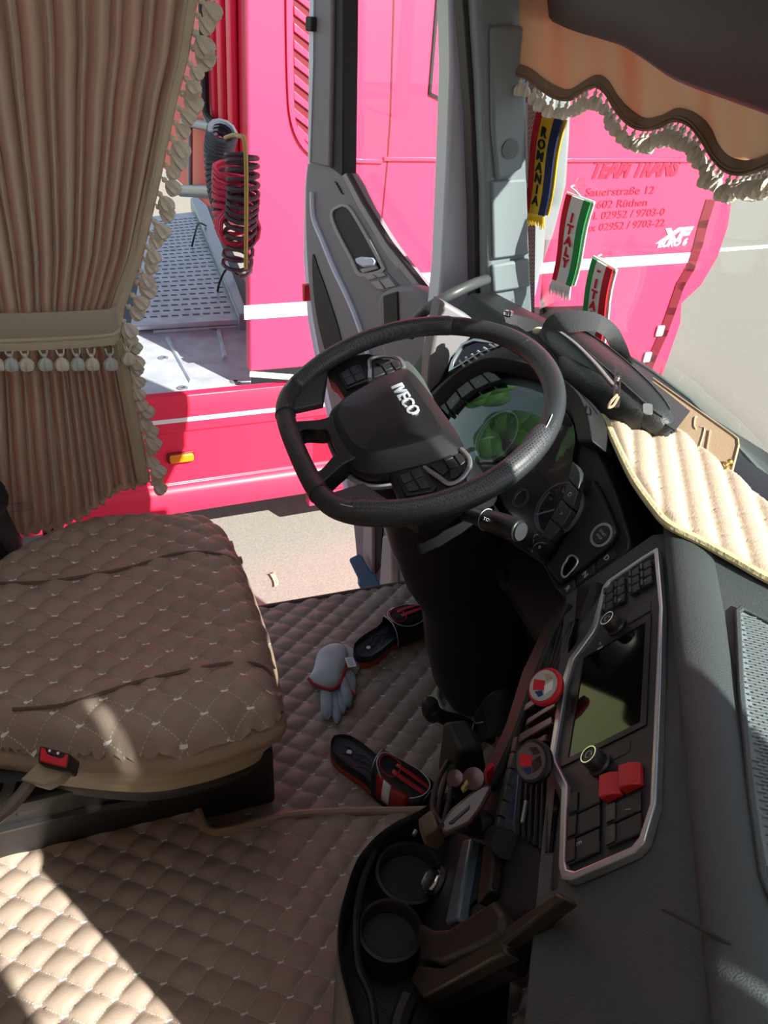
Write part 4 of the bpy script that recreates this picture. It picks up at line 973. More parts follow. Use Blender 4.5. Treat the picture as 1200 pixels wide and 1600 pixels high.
# bottom spoke: an open frame
oo = catmull([V(*p) for p in ((-.100, .052), (-.130, .060), (-.180, .085), (-.192, .07), (-.194, 0), (-.192, -.07), (-.180, -.085), (-.130, -.060), (-.100, -.052), (-.100, 0))], 4, closed=True)
oi = catmull([V(*p) for p in ((-.128, .030), (-.138, .036), (-.160, .052), (-.168, .045), (-.170, 0), (-.168, -.045), (-.160, -.052), (-.138, -.036), (-.128, -.030), (-.127, 0))], 4, closed=True)
mb = MB(); mb.ring(WF, oo, oi, -.030, .0); obj('bottom_spoke', mb, M_['black'], sw, bevel=.004, seg=2)
# leather web that fills from rim to pods lower down
for sgn in (1, -1):
    P0_ = [rimp(math.radians(sgn*q), -.012, .002) for q in np.linspace(112, 148, 10)]
    P1_ = [WF(*p, -.006) for p in [(-.078-.004*k, sgn*(.196-.010*k)) for k in range(10)]]
    mb = MB(); mb.loft([[a, b, b-WF.n*.012, a-WF.n*.012] for a, b in zip(P0_, P1_)]); obj('grip_web', mb, M_['perf'], sw, bevel=.002)

# ---- steering column
col_ = thing('steering_column', 'black steering column shroud and boot below the wheel', 'steering column', (.80, 1.2, .02))
C0 = WF(-.02, 0, -.06)
def sec(c, hx, hy, n=20, e=2.6):
    out = []
    for k in range(n):
        t = 2*PI*k/n; cs, sn = math.cos(t), math.sin(t)
        out.append(V(c) + V(hx*abs(cs)**(2/e)*(1 if cs > 0 else -1), hy*abs(sn)**(2/e)*(1 if sn > 0 else -1), 0))
    return out
def colc(pl, pr, py, y):
    a = ony(pl, py, y); b = ony(pr, py, y); return (a+b)/2, np.linalg.norm(b-a)/2
R = [sec(WF(-.03, 0, -.07), .07, .085), sec(WF(-.03, 0, -.12)+V(.03, 0, 0), .09, .10)]
for pl, pr, py, y in ((617, 800, 850, 1.06), (638, 808, 905, 1.10), (666, 812, 945, 1.13), (672, 812, 1000, 1.16), (684, 806, 1055, 1.19), (700, 790, 1083, 1.20)):
    c, h = colc(pl, pr, py, y); R.append(sec(c, h*.98, .075))
mb = MB(); mb.loft(R); obj('column_boot', mb, M_['blackmatte'], col_, smooth=60)
mb = MB(); mb.tube([V(R[-1][0])*0 + p + V(0, 0, .0) for p in [q*V(1, 1, 0)+V(0, 0, .024) for q in [(r-(sum(R[-1])/20))*1.14+(sum(R[-1])/20) for r in R[-1]]]], .009, 8, closed=True); obj('boot_collar', mb, mat('collar_cream', (.42, .36, .27), .8, bump=.6), col_)
mb = MB(); mb.loft([sec(WF(-.02, 0, -.05), .06, .07), sec(WF(.0, 0, -.10), .085, .10), sec(WF(.02, 0, -.17), .09, .105)]); obj('column_shroud', mb, M_['black'], col_, smooth=60, bevel=.004)
# stalks
st = [ony(715, 800, .95), ony(742, 806, .88), ony(760, 812, .85), ony(790, 822, .80), ony(812, 830, .775)]
mb = MB(); mb.tube(st, [.012, .013, .0165, .0175, .0165], 14); stalk = obj('wiper_stalk', mb, M_['black'], col_, bevel=.002)
mb = MB(); d = unit(st[4]-st[3]); mb.lathe([(.001, 0), (.0135, 0), (.0135, .003), (.001, .004)], st[4], d, 20); obj('stalk_cap', mb, M_['buttonb'], col_)
mb = MB(); c = st[2]; x = unit(np.cross(d, V(0, 0, 1))); y = np.cross(d, x); mb.tube([c+(x*math.cos(k*PI/10)+y*math.sin(k*PI/10))*.0170 for k in range(20)], .0008, 5, closed=True); obj('stalk_ring', mb, M_['marking'], col_)
LS = Frame((st[2]+st[3])/2, d, unit(EYE-(st[2]+st[3])/2)); mb = MB(); mb.text('TOP  -  2  1  0', LS, .0065, h0=.0168, depth=.0005); obj('stalk_marking', mb, M_['marking'], col_, smooth=0)
mb = MB(); mb.tube([ony(668, 628, 1.10), ony(650, 600, 1.15), ony(636, 584, 1.18), ony(630, 574, 1.20)], [.012, .016, .018, .014], 12); obj('light_stalk', mb, mat('stalk_green_grey', (.07, .085, .08), .45), col_)
mb = MB(); mb.tube([ony(690, 690, 1.1), ony(668, 628, 1.10)], .012, 10); obj('light_stalk', mb, M_['black'], col_)

# ================================================================== DASHBOARD, DRIVER'S SIDE
G1 = ony(777, 682, 1.07); G2 = onz(873, 795, .853)
gu_ = unit(G2-G1); nn = V(-.82, 0, .57); nn = unit(nn-gu_*nn.dot(gu_))
CL = Frame(G1, gu_, nn)
def cp(mb, pts, h0, h1): return mb.fprism(CL, CL.uvs(pts, max(h0, h1)), h0, h1)
dash = thing('dashboard', 'black dashboard with hooded driver binnacle behind the steering wheel', 'dashboard', (.9, 1.1, .0))
def dsec(y, dx=0.0):
    k = dx
    return [V(1.20, y, .02), V(1.20, y, .80), V(wsx(y, .89)-.004, y, .885), V(.90+k*.3, y, .950), V(.80+k, y, .952), V(.785+k, y, .935), V(.715+k, y, .845), V(.625+k, y, .70), V(.60+k, y, .64), V(.63+k, y, .58), V(.74+k, y, .48), V(.86+k*.5, y, .34), V(.93, y, .02)]
mb = MB(); mb.loft([dsec(y, dx) for y, dx in ((.50, .02), (.66, .02), (.80, .03), (.95, .045), (1.10, .06), (1.25, .06), (1.40, .05), (1.55, .04), (1.60, .05))])
obj('dash_body', mb, M_['dashdark'], dash, smooth=30, bevel=.006)
# binnacle face
face = [(655, 645), (690, 600), (724, 572), (762, 556), (815, 562), (868, 586), (905, 630), (930, 690), (962, 765), (985, 840), (984, 858), (960, 884), (884, 936), (866, 918), (846, 880), (800, 850), (730, 790), (690, 730)]
mb = cp(MB(), face, -.09, .002); obj('binnacle_face', mb, M_['dullblack'], dash, bevel=.004)
# hood arch over the gauges
ho = catmull([V(*p) for p in ((640, 660), (668, 618), (700, 588), (735, 566), (765, 556), (800, 560), (845, 574), (890, 600), (915, 640), (925, 690))], 5)
hi = catmull([V(*p) for p in ((668, 672), (688, 640), (715, 612), (745, 592), (775, 582), (805, 584), (842, 594), (872, 614), (892, 645), (902, 690))], 5)
R = [[CL(*CL.uv(*a, .045), .045), CL(*CL.uv(*b, .02), .02), CL(*CL.uv(*b, .02), -.01), CL(*CL.uv(*a, .045), -.02)] for a, b in zip(ho, hi)]
mb = MB(); mb.loft(R); obj('binnacle_hood', mb, M_['blackmatte'], dash, bevel=.004, smooth=60)
clu = thing('instrument_cluster', 'dark round gauge cluster behind a reflecting clear lens', 'gauges', G1)
lens_o = catmull([V(*p) for p in ((692, 690), (702, 655), (728, 622), (770, 603), (815, 604), (862, 622), (892, 655), (898, 690), (894, 720), (900, 750), (892, 800), (868, 850), (846, 872), (815, 850), (770, 800), (720, 760))], 4, closed=True)
mb = cp(MB(), lens_o, .004, .009); obj('gauge_plate', mb, M_['dullblack'], clu, smooth=0)
for c0, R0, name in (((777, 682), .050, 'tachometer'), ((873, 795), .044, 'speedometer')):
    c = CL.uv(*c0, .014); GF = Frame(CL(c[0], c[1], .014), CL.u, CL.n)
    mb = MB(); mb.ring(GF, [(R0*math.cos(t), R0*math.sin(t)) for t in np.linspace(0, 2*PI, 48, endpoint=False)], [((R0-.003)*math.cos(t), (R0-.003)*math.sin(t)) for t in np.linspace(0, 2*PI, 48, endpoint=False)], -.004, .003)
    g = obj(name, mb, M_['steel'], clu)
    mb = MB()
    for k in range(25):
        t = math.radians(225-270*k/24); d = np.array((math.cos(t), math.sin(t))); n_ = np.array((-d[1], d[0]))*.0005; L_ = .006 if k % 4 == 0 else .003
        mb.fprism(GF, [d*(R0-.006)-n_, d*(R0-.006)+n_, d*(R0-.006-L_)+n_, d*(R0-.006-L_)-n_], -.003, -.002)
    obj('dial_marks', mb, M_['marking'], g, smooth=0)
    for k, s in ((0, '0'), (4, '20'), (8, '40'), (12, '60'), (16, '80'), (20, '100'), (24, '120')) if name == 'speedometer' else ((0, '0'), (6, '10'), (12, '20'), (18, '30'), (24, '40')):
        t = math.radians(225-270*k/24); mb = MB(); TF = Frame(GF(.7*R0*math.cos(t), .7*R0*math.sin(t), -.0025), -GF.v if False else GF.u, GF.n)
        mb.text(s, TF, .0075, depth=.0004); obj('dial_number', mb, M_['marking'], g, smooth=0)
    mb = MB(); e = np.array((.0, .0)); pt = GF.uv(c0[0]-22, c0[1]+6) if name == 'speedometer' else GF.uv(c0[0]-26, c0[1]+5)
    pt = np.array(pt); d = pt/np.linalg.norm(pt); n_ = np.array((-d[1], d[0])); mb.fprism(GF, [d*.042-n_*.0006, -d*.006-n_*.0014, -d*.006+n_*.0014, d*.042+n_*.0006], .0, .0015); obj('needle', mb, M_['white'], g, smooth=0)
    mb = MB(); mb.lathe([(.001, .0), (.006, 0), (.006, .003), (.001, .004)], GF.o, GF.n, 16); obj('needle_hub', mb, M_['black'], g)
    A = [GF(.93*R0*math.cos(t), .93*R0*math.sin(t), -.001) for t in np.linspace(math.radians(170), math.radians(262), 18)]
    mb = MB(); mb.tube(A, .0016, 6); obj('dial_arc', mb, mat('arc_blue', (.30, .40, .55), .4), g)
c = CL.uv(813, 778, .01)
for k, c0 in enumerate(((813, 778),)):
    c = CL.uv(*c0, .014); GF = Frame(CL(c[0], c[1], .014), CL.u, CL.n); R0 = .016
    mb = MB(); mb.ring(GF, [(R0*math.cos(t), R0*math.sin(t)) for t in np.linspace(0, 2*PI, 32, endpoint=False)], [((R0-.0015)*math.cos(t), (R0-.0015)*math.sin(t)) for t in np.linspace(0, 2*PI, 32, endpoint=False)], -.004, .001); g = obj('small_gauge', mb, M_['steel'], clu)
    mb = MB(); mb.tube([GF(.7*R0*math.cos(t), .7*R0*math.sin(t), 0) for t in np.linspace(2.5, 4.0, 10)], .001, 6); obj('dial_arc', mb, M_['white'], g)
# domed clear lens
lu = CL.uvs(lens_o, .020); cen = np.mean(lu, axis=0)
mb = MB(); mb.loft([[CL(*(cen+(p-cen)*k), h) for p in lu] for k, h in ((1, .019), (.9, .022), (.6, .025), (.2, .027))]); obj('clear_lens', mb, M_['lens'], clu, smooth=80)
# switch rows round the gauges
def zz7(x, y): return (x*.2167+660, y*.2167+540)
rows_ = [[(125, 440), (160, 412), (195, 478), (182, 500)], [(168, 408), (240, 326), (275, 383), (202, 468)], [(246, 318), (328, 254), (374, 312), (284, 380)], [(336, 250), (424, 204), (484, 266), (384, 314)], [(430, 200), (470, 186), (520, 200), (570, 244), (492, 268)],
         [(1080, 835), (1112, 862), (1136, 910), (1140, 960), (1122, 1038), (1052, 958)], [(1052, 966), (1122, 1048), (1082, 1172), (1008, 1100)], [(1002, 1110), (1076, 1186), (1004, 1308), (926, 1242)], [(918, 1250), (996, 1318), (920, 1400), (860, 1370)]]
for r in rows_:
    mb = cp(MB(), [zz7(*p) for p in r], .018, .030); obj('dash_switch', mb, M_['buttonb'], dash, bevel=.0015)
for (x, y), s in (((405, 258), 'o'), ((225, 400), 'o'), ((1062, 1075), 'D'), ((1000, 1212), '>'), ((848, 1450), 'o')):
    q = CL.uv(*zz7(x, y), .0305); mb = MB(); mb.text(s, Frame(CL(q[0], q[1], .0305), CL.u, CL.n), .010, depth=.0004); obj('switch_symbol', mb, M_['marking'], dash, smooth=0)
# shelf of the right hand panel
mb = cp(MB(), [(926, 746), (944, 778), (960, 816), (964, 830), (952, 850), (912, 884), (872, 912), (852, 884), (868, 860), (894, 820), (910, 780)], -.02, .012); obj('start_panel', mb, M_['black'], dash, bevel=.005, seg=3)
q = CL.uv(940, 836, .014); SF = Frame(CL(q[0], q[1], .012), CL.u, CL.n)
mb = MB(); ci = [(math.cos(t), math.sin(t)) for t in np.linspace(0, 2*PI, 40, endpoint=False)]
mb.ring(SF, [(x*.0185, y*.0185) for x, y in ci], [(x*.0145, y*.0145) for x, y in ci], 0, .003); sb_ = obj('start_button_ring', mb, M_['silver'], dash)
mb = MB(); mb.lathe([(.001, 0), (.0142, 0), (.0135, .0035), (.001, .003)], SF.o, SF.n, 28); obj('start_button', mb, M_['button'], dash)
mb = MB(); mb.text('START', SF, .0055, h0=.0036, depth=.0004, b=.003); mb.text('STOP', SF, .0055, h0=.0036, depth=.0004, b=-.004); obj('button_lettering', mb, M_['marking'], dash, smooth=0)
kz = catmull([V(x*.35+780, y*.35+460) for x, y in ((300, 1190), (310, 1172), (330, 1165), (350, 1185), (345, 1210), (320, 1240), (295, 1262), (280, 1250), (285, 1215))], 4, closed=True)
ku = CL.uvs(kz, .014); mb = MB(); mb.tube([CL(*p, .014) for p in ku], .0016, 8, closed=True); obj('key_slot_rim', mb, M_['silver'], dash)
mb = MB(); mb.fprism(CL, ku, .012, .0135); obj('key_slot', mb, M_['screen'], dash)
for pts in ([(430, 1192), (508, 1132), (522, 1160), (512, 1176), (432, 1234)], [(344, 1256), (422, 1198), (424, 1240), (346, 1300)], [(262, 1318), (336, 1264), (340, 1308), (290, 1352)]):
    mb = cp(MB(), [(x*.35+780, y*.35+460) for x, y in pts], -.010, .004); obj('dash_switch', mb, M_['button'], dash, bevel=.002)
for (x, y), s in (((478, 1176), 'D'), ((382, 1250), 'N'), ((304, 1312), 'R')):
    q = CL.uv(x*.35+780, y*.35+460, .005); mb = MB(); mb.text(s, Frame(CL(q[0], q[1], .0045), CL.u, CL.n), .011, depth=.0004, bold=.0003); obj('switch_symbol', mb, M_['marking'], dash, smooth=0)
# ignition barrel in the dark below
IGf = Frame(onx(800, 905, .66), (0, -1, 0), (-.9, .1, .4))
mb = MB(); mb.lathe([(.001, 0), (.026, 0), (.024, .012), (.014, .014), (.012, .024), (.001, .025)], IGf.o, IGf.n, 24); obj('light_switch', mb, M_['dashdark'], dash)
# side vent by the pillar
VF = Frame(ony(736, 552, 1.36), (.25, -.97, 0), (-.80, -.15, .55))
vo = [VF.uv(*p) for p in ((702, 582), (706, 566), (722, 538), (742, 530), (780, 534), (786, 540), (752, 552), (716, 574))]
vi = [np.mean(vo, axis=0)+(p-np.mean(vo, axis=0))*.82 for p in vo]
mb = MB(); mb.ring(VF, vo, vi, -.004, .004); obj('vent_frame', mb, M_['silver'], dash, bevel=.001)
mb = MB(); mb.fprism(VF, vi, -.006, -.001); obj('vent_recess', mb, M_['screen'], dash)
for k in range(6):
    t = (k+.7)/6.6; mb = MB(); a = VF.uv(712+62*t, 568-34*t); b = VF.uv(722+62*t, 580-34*t-8*t); mb.tube([VF(*a, .001), VF(*b, .001)], .0028, 6); obj('vent_slat', mb, M_['doorlight'], dash)
mb = MB(); mb.prism([ony(*p, 1.46) for p in ((690, 470), (742, 500), (745, 520), (706, 560), (690, 600), (668, 618), (672, 560))], (0, .05, 0)); obj('dash_end', mb, M_['doorgrey'], dash, bevel=.008)

# ================================================================== QUILTED DASH COVER, THINGS ON IT
DZ = .958
def zdash(x, y): return DZ - .055*max(0, (x-.90)/(wsx(y, .89)-.88))**1.2
nearp = [(872, 560), (886, 578), (908, 602), (928, 628), (948, 662), (968, 706), (990, 750), (1018, 790), (1045, 820), (1100, 848), (1150, 876), (1192, 900), (1260, 935)]
farp = [(1330, 900), (1240, 822), (1200, 784), (1165, 752), (1128, 722), (1075, 680), (1020, 640), (975, 606), (930, 570), (900, 548), (880, 545)]
DP = [tuple(onz(*p, DZ)[:2]) for p in nearp+farp]
Ld = unit(V(-.563, -.826)); Pd = V(-Ld[1], Ld[0])
pu = tuple(Pd/.032); pv = tuple(Ld/.033)
nd = onz(1054, 691, DZ)[:2]
dm = thing('dash_mat', 'sunlit quilted cream cover lying on the dashboard below the windscreen', 'dash cover', (.85, .8, DZ))
mbq = MB(); mbq = quilt_sheet(DP, lambda x, y: DZ+.0025*math.sin(x*95+y*40)*.5, .010, tuple(nd), pu, pv, .004, power=.35)
DPd = DP
# flatten the cross seams so only the channels stay deep
for i, (p, uvq) in enumerate(zip(mbq.v, mbq.uvd)):
    u, v = uvq; f = abs(math.sin(PI*v)); g = abs(math.sin(PI*u)); h = .0075*g**.5*(1-.55*math.exp(-(f/.14)**2)*(.25+.75*math.exp(-((g)/.55)**2))) + .0009*math.sin(v*21+math.sin(u*5)*2)*g
    fe = min(1, min(segd(p[0], p[1], DPd[q], DPd[(q+1) % len(DPd)]) for q in range(len(DPd)))/.012)
    mbq.v[i] = (p[0], p[1], zdash(p[0], p[1]) + h*fe**.5 - .004*(1-fe)**2)
obj('quilted_sheet', mbq, M_['dashq'], dm, smooth=80)
mb = MB(); mb.tube([onz(*p, DZ-.001) for p in catmull([V(*p) for p in nearp], 5)], .0058, 8); obj('edge_piping', mb, mat('cream_edge', (.62, .55, .32), .8, bump=.7), dm)
# waist bag
BZ = .985
bag = thing('waist_bag', 'black leather waist bag with zip lying on the dash cover by the windscreen', 'bag', onz(940, 590, DZ))
ctr = catmull([onz(*p, z) for p, z in (((853, 522), .975), ((878, 532), .985), (((912, 556)), .990), ((950, 590), .99), ((990, 625), .985), ((1025, 655), .978), ((1050, 672), .97))], 5)
n_ = len(ctr); R = []
for i, c in enumerate(ctr):
    a = ctr[max(i-1, 0)]; b = ctr[min(i+1, n_-1)]; t_ = unit((b-a)*V(1, 1, 0)); s_ = V(-t_[1], t_[0], 0); k = i/(n_-1); wd = .040*math.sin(PI*(.12+.80*k))**.6; hh = .034*math.sin(PI*(.10+.83*k))**.6
    R.append([c + s_*wd*math.cos(q)*abs(math.cos(q))**-.25 + V(0, 0, hh*math.sin(q)) if abs(math.cos(q)) > .05 else c + V(0, 0, hh*math.sin(q)) for q in [2*PI*j/22+.05 for j in range(22)]])
mb = MB(); mb.loft(R); obj('bag_body', mb, M_['bag'], bag, smooth=70)
R = []
ct2 = catmull([onz(*p, z) for p, z in (((884, 562), .972), ((912, 590), .976), ((945, 618), .978), ((980, 642), .976), ((1012, 662), .972))], 5)
for i, c in enumerate(ct2):
    a = ct2[max(i-1, 0)]; b = ct2[min(i+1, len(ct2)-1)]; t_ = unit((b-a)*V(1, 1, 0)); s_ = V(-t_[1], t_[0], 0); k = i/(len(ct2)-1); wd = .024*math.sin(PI*(.14+.72*k))**.5; hh = .030*math.sin(PI*(.14+.72*k))**.5
    R.append([c + s_*wd*math.copysign(abs(math.cos(q))**.6, math.cos(q)) + V(0, 0, hh*math.copysign(abs(math.sin(q))**.6, math.sin(q))) for q in [2*PI*j/24 for j in range(24)]])
mb = MB(); mb.loft(R); obj('front_pocket', mb, M_['bag'], bag, smooth=60)
for k0, dz in ((.30, .002), (.62, .002)):
    mb = MB(); pth = []
    for i, c in enumerate(ctr[3:-3]):
        a = ctr[i+2]; b = ctr[i+4]; t_ = unit((b-a)*V(1, 1, 0)); s_ = V(-t_[1], t_[0], 0); k = (i+3)/(n_-1); wd = .040*math.sin(PI*(.12+.80*k))**.6; hh = .034*math.sin(PI*(.10+.83*k))**.6
        q = PI*k0; pth.append(c + s_*wd*math.cos(q)*abs(math.cos(q))**-.25*-1 + V(0, 0, hh*math.sin(q)+dz))
    mb.tube(pth, .0016, 6); obj('seam_piping', mb, M_['webbing'], bag)
mb = MB(); mb.fprism(Frame(onz(1012, 640, 1.004), (-.56, -.83, 0), unit(V(-.2, -.1, 1))), rrect(-.014, .014, -.007, .007, .005), 0, .002); obj('leather_tab', mb, mat('tab_grey', (.16, .18, .18), .5), bag)
def onbag(px, py, dz=.0):  # point on the upper side of the bag
    return onz(px, py, BZ+.036+dz)
mb = MB(); zp = catmull([onbag(876, 520), onbag(900, 538), onbag(930, 568), onbag(950, 592), onbag(962, 606)], 6)
mb.tube(zp, .0042, 8, flat=.6); zip_ = obj('zip', mb, mat('zip_teeth', (.20, .21, .22), .4, bump=1.0, bscale=380), bag)
for dd in (-.006, .006):
    mb = MB(); mb.tube([p+V(dd*.7, dd*-.8, .001) for p in zp], .0014, 6); obj('zip_tape', mb, M_['seal'], bag)
mb = MB(); a = onbag(965, 592, .004); b = onbag(964, 617, .002); PF = Frame((a+b)/2, b-a, unit(EYE-a)); L_ = np.linalg.norm(b-a)/2
mb.ring(PF, rrect(-L_, L_, -.005, .005, .003), rrect(-L_*.7, L_*.6, -.0025, .0025, .001), -.001, .0015); mb.sphere(a, .005, 10); obj('zip_pull', mb, M_['chrome'], bag)
mb = MB(); mb.tube(catmull([b, onbag(956, 626, 0), onbag(950, 636, -.01), onbag(958, 634, -.012), onbag(966, 620, -.004)], 5), .0022, 6); obj('pull_cord', mb, M_['tan'], bag)
# strap: an upright loop and a long flat run
def ribbon(pairs, z, th=.0025, name='strap', m='webbing'):
    A = catmull([onz(*a, za) for (a, b, za, zb) in pairs], 6); B = catmull([onz(*b, zb) for (a, b, za, zb) in pairs], 6)
    mb = MB(); rings = []
    for p, q in zip(A, B):
        rings.append([p, q, q-V(0, 0, th), p-V(0, 0, th)])
    mb.loft(rings); return obj(name, mb, M_[m], bag, smooth=60)
ribbon([((852, 534), (864, 542), .985, .985), ((847, 512), (872, 524), 1.0, 1.0), ((862, 492), (884, 520), 1.03, 1.02), ((898, 485), (905, 516), 1.045, 1.03), ((934, 490), (930, 516), 1.045, 1.03), ((962, 508), (944, 524), 1.03, 1.02), ((978, 536), (954, 540), 1.015, 1.005), ((988, 562), (972, 560), 1.0, .995), ((1004, 584), (992, 594), .985, .985), ((1038, 610), (1012, 640), .985, .985), ((1078, 642), (1055, 672), .985, .985)], .98)
ribbon([((786, 490), (790, 502), .99, .99), ((806, 492), (806, 508), .99, .98), ((836, 500), (830, 524), .99, .975), ((862, 510), (852, 546), .99, .975), ((880, 540), (866, 566), .98, .97), ((904, 566), (888, 574), .975, .97)], .98)
ribbon([((982, 556), (990, 560), 1.0, 1.0), ((996, 590), (990, 586), .99, .99), ((1020, 640), (1012, 640), .98, .98), ((1058, 672), (1050, 676), .97, .97)], .98, name='side_strap', m='bag')
mb = MB(); mb.lathe([(.006, 0), (.010, .002), (.010, .008), (.006, .010)], onz(794, 493, .99), (0, 0, 1), 14); obj('strap_buckle', mb, M_['chrome'], bag)
mb = MB(); mb.sphere(onz(842, 517, .985), .011, 10, (1.3, .8, .7)); tag(obj('cream_pebble', mb, mat('cream_fluff', (.75, .66, .48), .9, bump=.6)), 'small cream scrap of cloth tucked beside the waist bag strap', 'cloth')
# tan leather folder leaning on the pane
tf = thing('tan_folder', 'tan leather folder with raised curved marks and gold hook leaning on the windscreen base', 'folder', onws(1100, 720, -.02))
fp_ = [(960, 575), (1020, 590), (1068, 624), (1100, 647), (1148, 680), (1155, 686), (1157, 694), (1146, 735), (1138, 764), (1118, 756), (1060, 712), (1000, 660), (950, 620)]
TFm = Frame(onz(1105, 700, .962), (-.1, -1, 0), unit(V(-.28, .0, .96)))
mb = MB(); mb.fprism(TFm, TFm.uvs([(1000, 590), (1030, 598), (1068, 624), (1100, 647), (1146, 679), (1154, 686), (1156, 696), (1146, 735), (1138, 766), (1118, 756), (1060, 712), (1010, 660)]), -.004, .0); obj('folder_cover', mb, M_['tan'], tf, bevel=.0015)
mb = MB(); mb.tube([TFm(*TFm.uv(*p), .001) for p in ((1020, 592), (1068, 626), (1146, 681), (1153, 687), (1154, 696), (1137, 764))], .0016, 6); obj('folder_edge', mb, mat('folder_edge', (.55, .42, .27), .4), tf)
def z3(x, y): return (x*.1333+1040, y*.1333+620)
for pts in ([(370, 238), (345, 250), (335, 330), (345, 370), (358, 382)], [(410, 355), (445, 362), (456, 380), (440, 460), (410, 560), (395, 632)], [(285, 485), (275, 540), (295, 600), (330, 665), (345, 690)], [(520, 400), (500, 520), (480, 640), (450, 700), (400, 720)]):
    mb = MB(); mb.tube(catmull([TFm(*TFm.uv(*z3(*p)), .001) for p in pts], 5), .0012 if pts[0][0] != 520 else .0018, 6); obj('embossed_mark', mb, mat('emboss', (.62, .50, .34), .4) if pts[0][0] != 520 else M_['tan'], tf)
mb = MB(); mb.tube(catmull([TFm(*TFm.uv(*z3(*p), .003), .003) for p in ((610, 775), (605, 830), (640, 875), (690, 860), (715, 810), (740, 780))], 6), .0024, 8); mb.sphere(TFm(*TFm.uv(*z3(750, 765), .004), .004), .005, 10); mb.sphere(TFm(*TFm.uv(*z3(705, 800), .004), .004), .004, 10); obj('gold_hook', mb, M_['gold'], tf)
# windscreen lower glass edge strip and outside cowl
mb = MB(); mb.grid([[V(wsx(y, .9)+.02, y, .84), V(wsx(y, .9)+.14, y, .78)] for y in np.linspace(-.6, 1.6, 20)]); struct(obj('trim_4', mb, mat('cowl_green_grey', (.20, .23, .20), .5), solid=.01), 'grey green scuttle outside the windscreen')
mb = MB(); mb.tube([V(wsx(y, .89)-.002, y, .885) for y in np.linspace(-.2, 1.45, 24)], .005, 8); struct(obj('trim_5', mb, mat('pale_green_edge', (.30, .38, .36), .2)), 'pale glass edge of the windscreen')

# ================================================================== CENTRE CONSOLE WITH THE TOUCHSCREEN PANEL
d1 = V(-.57357644, -.81915204, 0); nI = V(-.67101007, .46984631, .57357644); IO = V(.63466476, .60068391, .93292728)
IF = Frame(IO, d1, nI)                 # u: towards the passenger side, v: up the face; t = -v runs down the face
d2 = -IF.v; e3 = V(.81915204, -.57357644, 0)
con = thing('centre_console', 'big grey green padded centre console with ridged tray at the right', 'console', IO+d1*.3+V(0, 0, -.9))
CW = [(-.055, .0), (.0, .02), (.10, .06), (.45, .12), (.80, .2)]
mb = MB(); R = []
ss = [-.058, -.04, 0, .1, .2, .3, .40, .44, .48, .54, .58]
for s in ss:
    B = IO + d1*s
    def q(e, z): # e along e3 (away from the face), z up; far end is cut slanting
        return B + e3*e + V(0, 0, z) + (d1*(.53*max(e, 0)) if s == ss[0] else 0)
    f = max(0, (s-.43)/.30); 
    R.append([q(.55, -.30), q(.55, -.02), q(.30, .012), q(.12, .016), q(.05, .013), q(.030, .010), q(.016, .004), q(.010, -.004),
              B+d2*.012+nI*-.004, B+d2*.165-nI*.004, B+d2*.172-nI*.02, B+d2*.172-nI*.02+e3*.02+V(0, 0, -.10), B+d2*.172+e3*.06+V(0, 0, -.26), B+d2*.172+e3*.14+V(0, 0, -.50), q(.4, -.80)])
mb.loft(R); obj('console_body', mb, M_['dash'], con, smooth=40, weld=True)
# rolled edge running beside the panel
mb = MB(); R = []
for s in np.linspace(-.05, .58, 24):
    B = IO+d1*s; R.append([B + e3*(.034+.030*math.cos(a)) + V(0, 0, .006+.014*math.sin(a)) for a in np.linspace(0, 2*PI, 16, endpoint=False)])
mb.loft(R); obj('padded_edge', mb, M_['dash'], con, smooth=80)
# ridged tray on top
TZ = IO[2]+.017
TRf = Frame(onz(1150, 955, TZ), d1, (0, 0, 1))
tp = [TRf.uv(*p) for p in ((1147, 956), (1156, 948), (1215, 978), (1330, 1050), (1340, 1400), (1225, 1440), (1196, 1400), (1184, 1372), (1166, 1240), (1152, 1080))]
tin = offset_poly(tp, .006)
mb = MB(); mb.ring(TRf, tp, tin, -.002, .004); obj('tray_rim', mb, M_['dash'], con, bevel=.0015)
mb = MB(); mb.fprism(TRf, tin, -.003, -.0005); obj('tray_floor', mb, M_['trimgrey'], con)
us = [p[0] for p in tin]; vs_ = [p[1] for p in tin]
mb = MB(); a_ = min(us)
rows_n = 0
while a_ < max(us):
    b_ = min(vs_) + (.0045 if rows_n % 2 else 0)
    while b_ < max(vs_):
        c = (a_, b_)
        if all(inside(a_+dx, b_+dy, tin) for dx, dy in ((.0025, 0), (-.0025, 0), (0, .004), (0, -.004))):
            mb.fprism(TRf, [(a_-.0009, b_-.003), (a_+.0009, b_-.0036), (a_+.0009, b_+.003), (a_-.0009, b_+.0036)], -.001, .0016)
        b_ += .009
    a_ += .0042; rows_n += 1
o = obj('tray_ridges', mb, mat('ridge_grey', (.16, .19, .20), .5), con, smooth=0); o['kind'] = 'stuff'

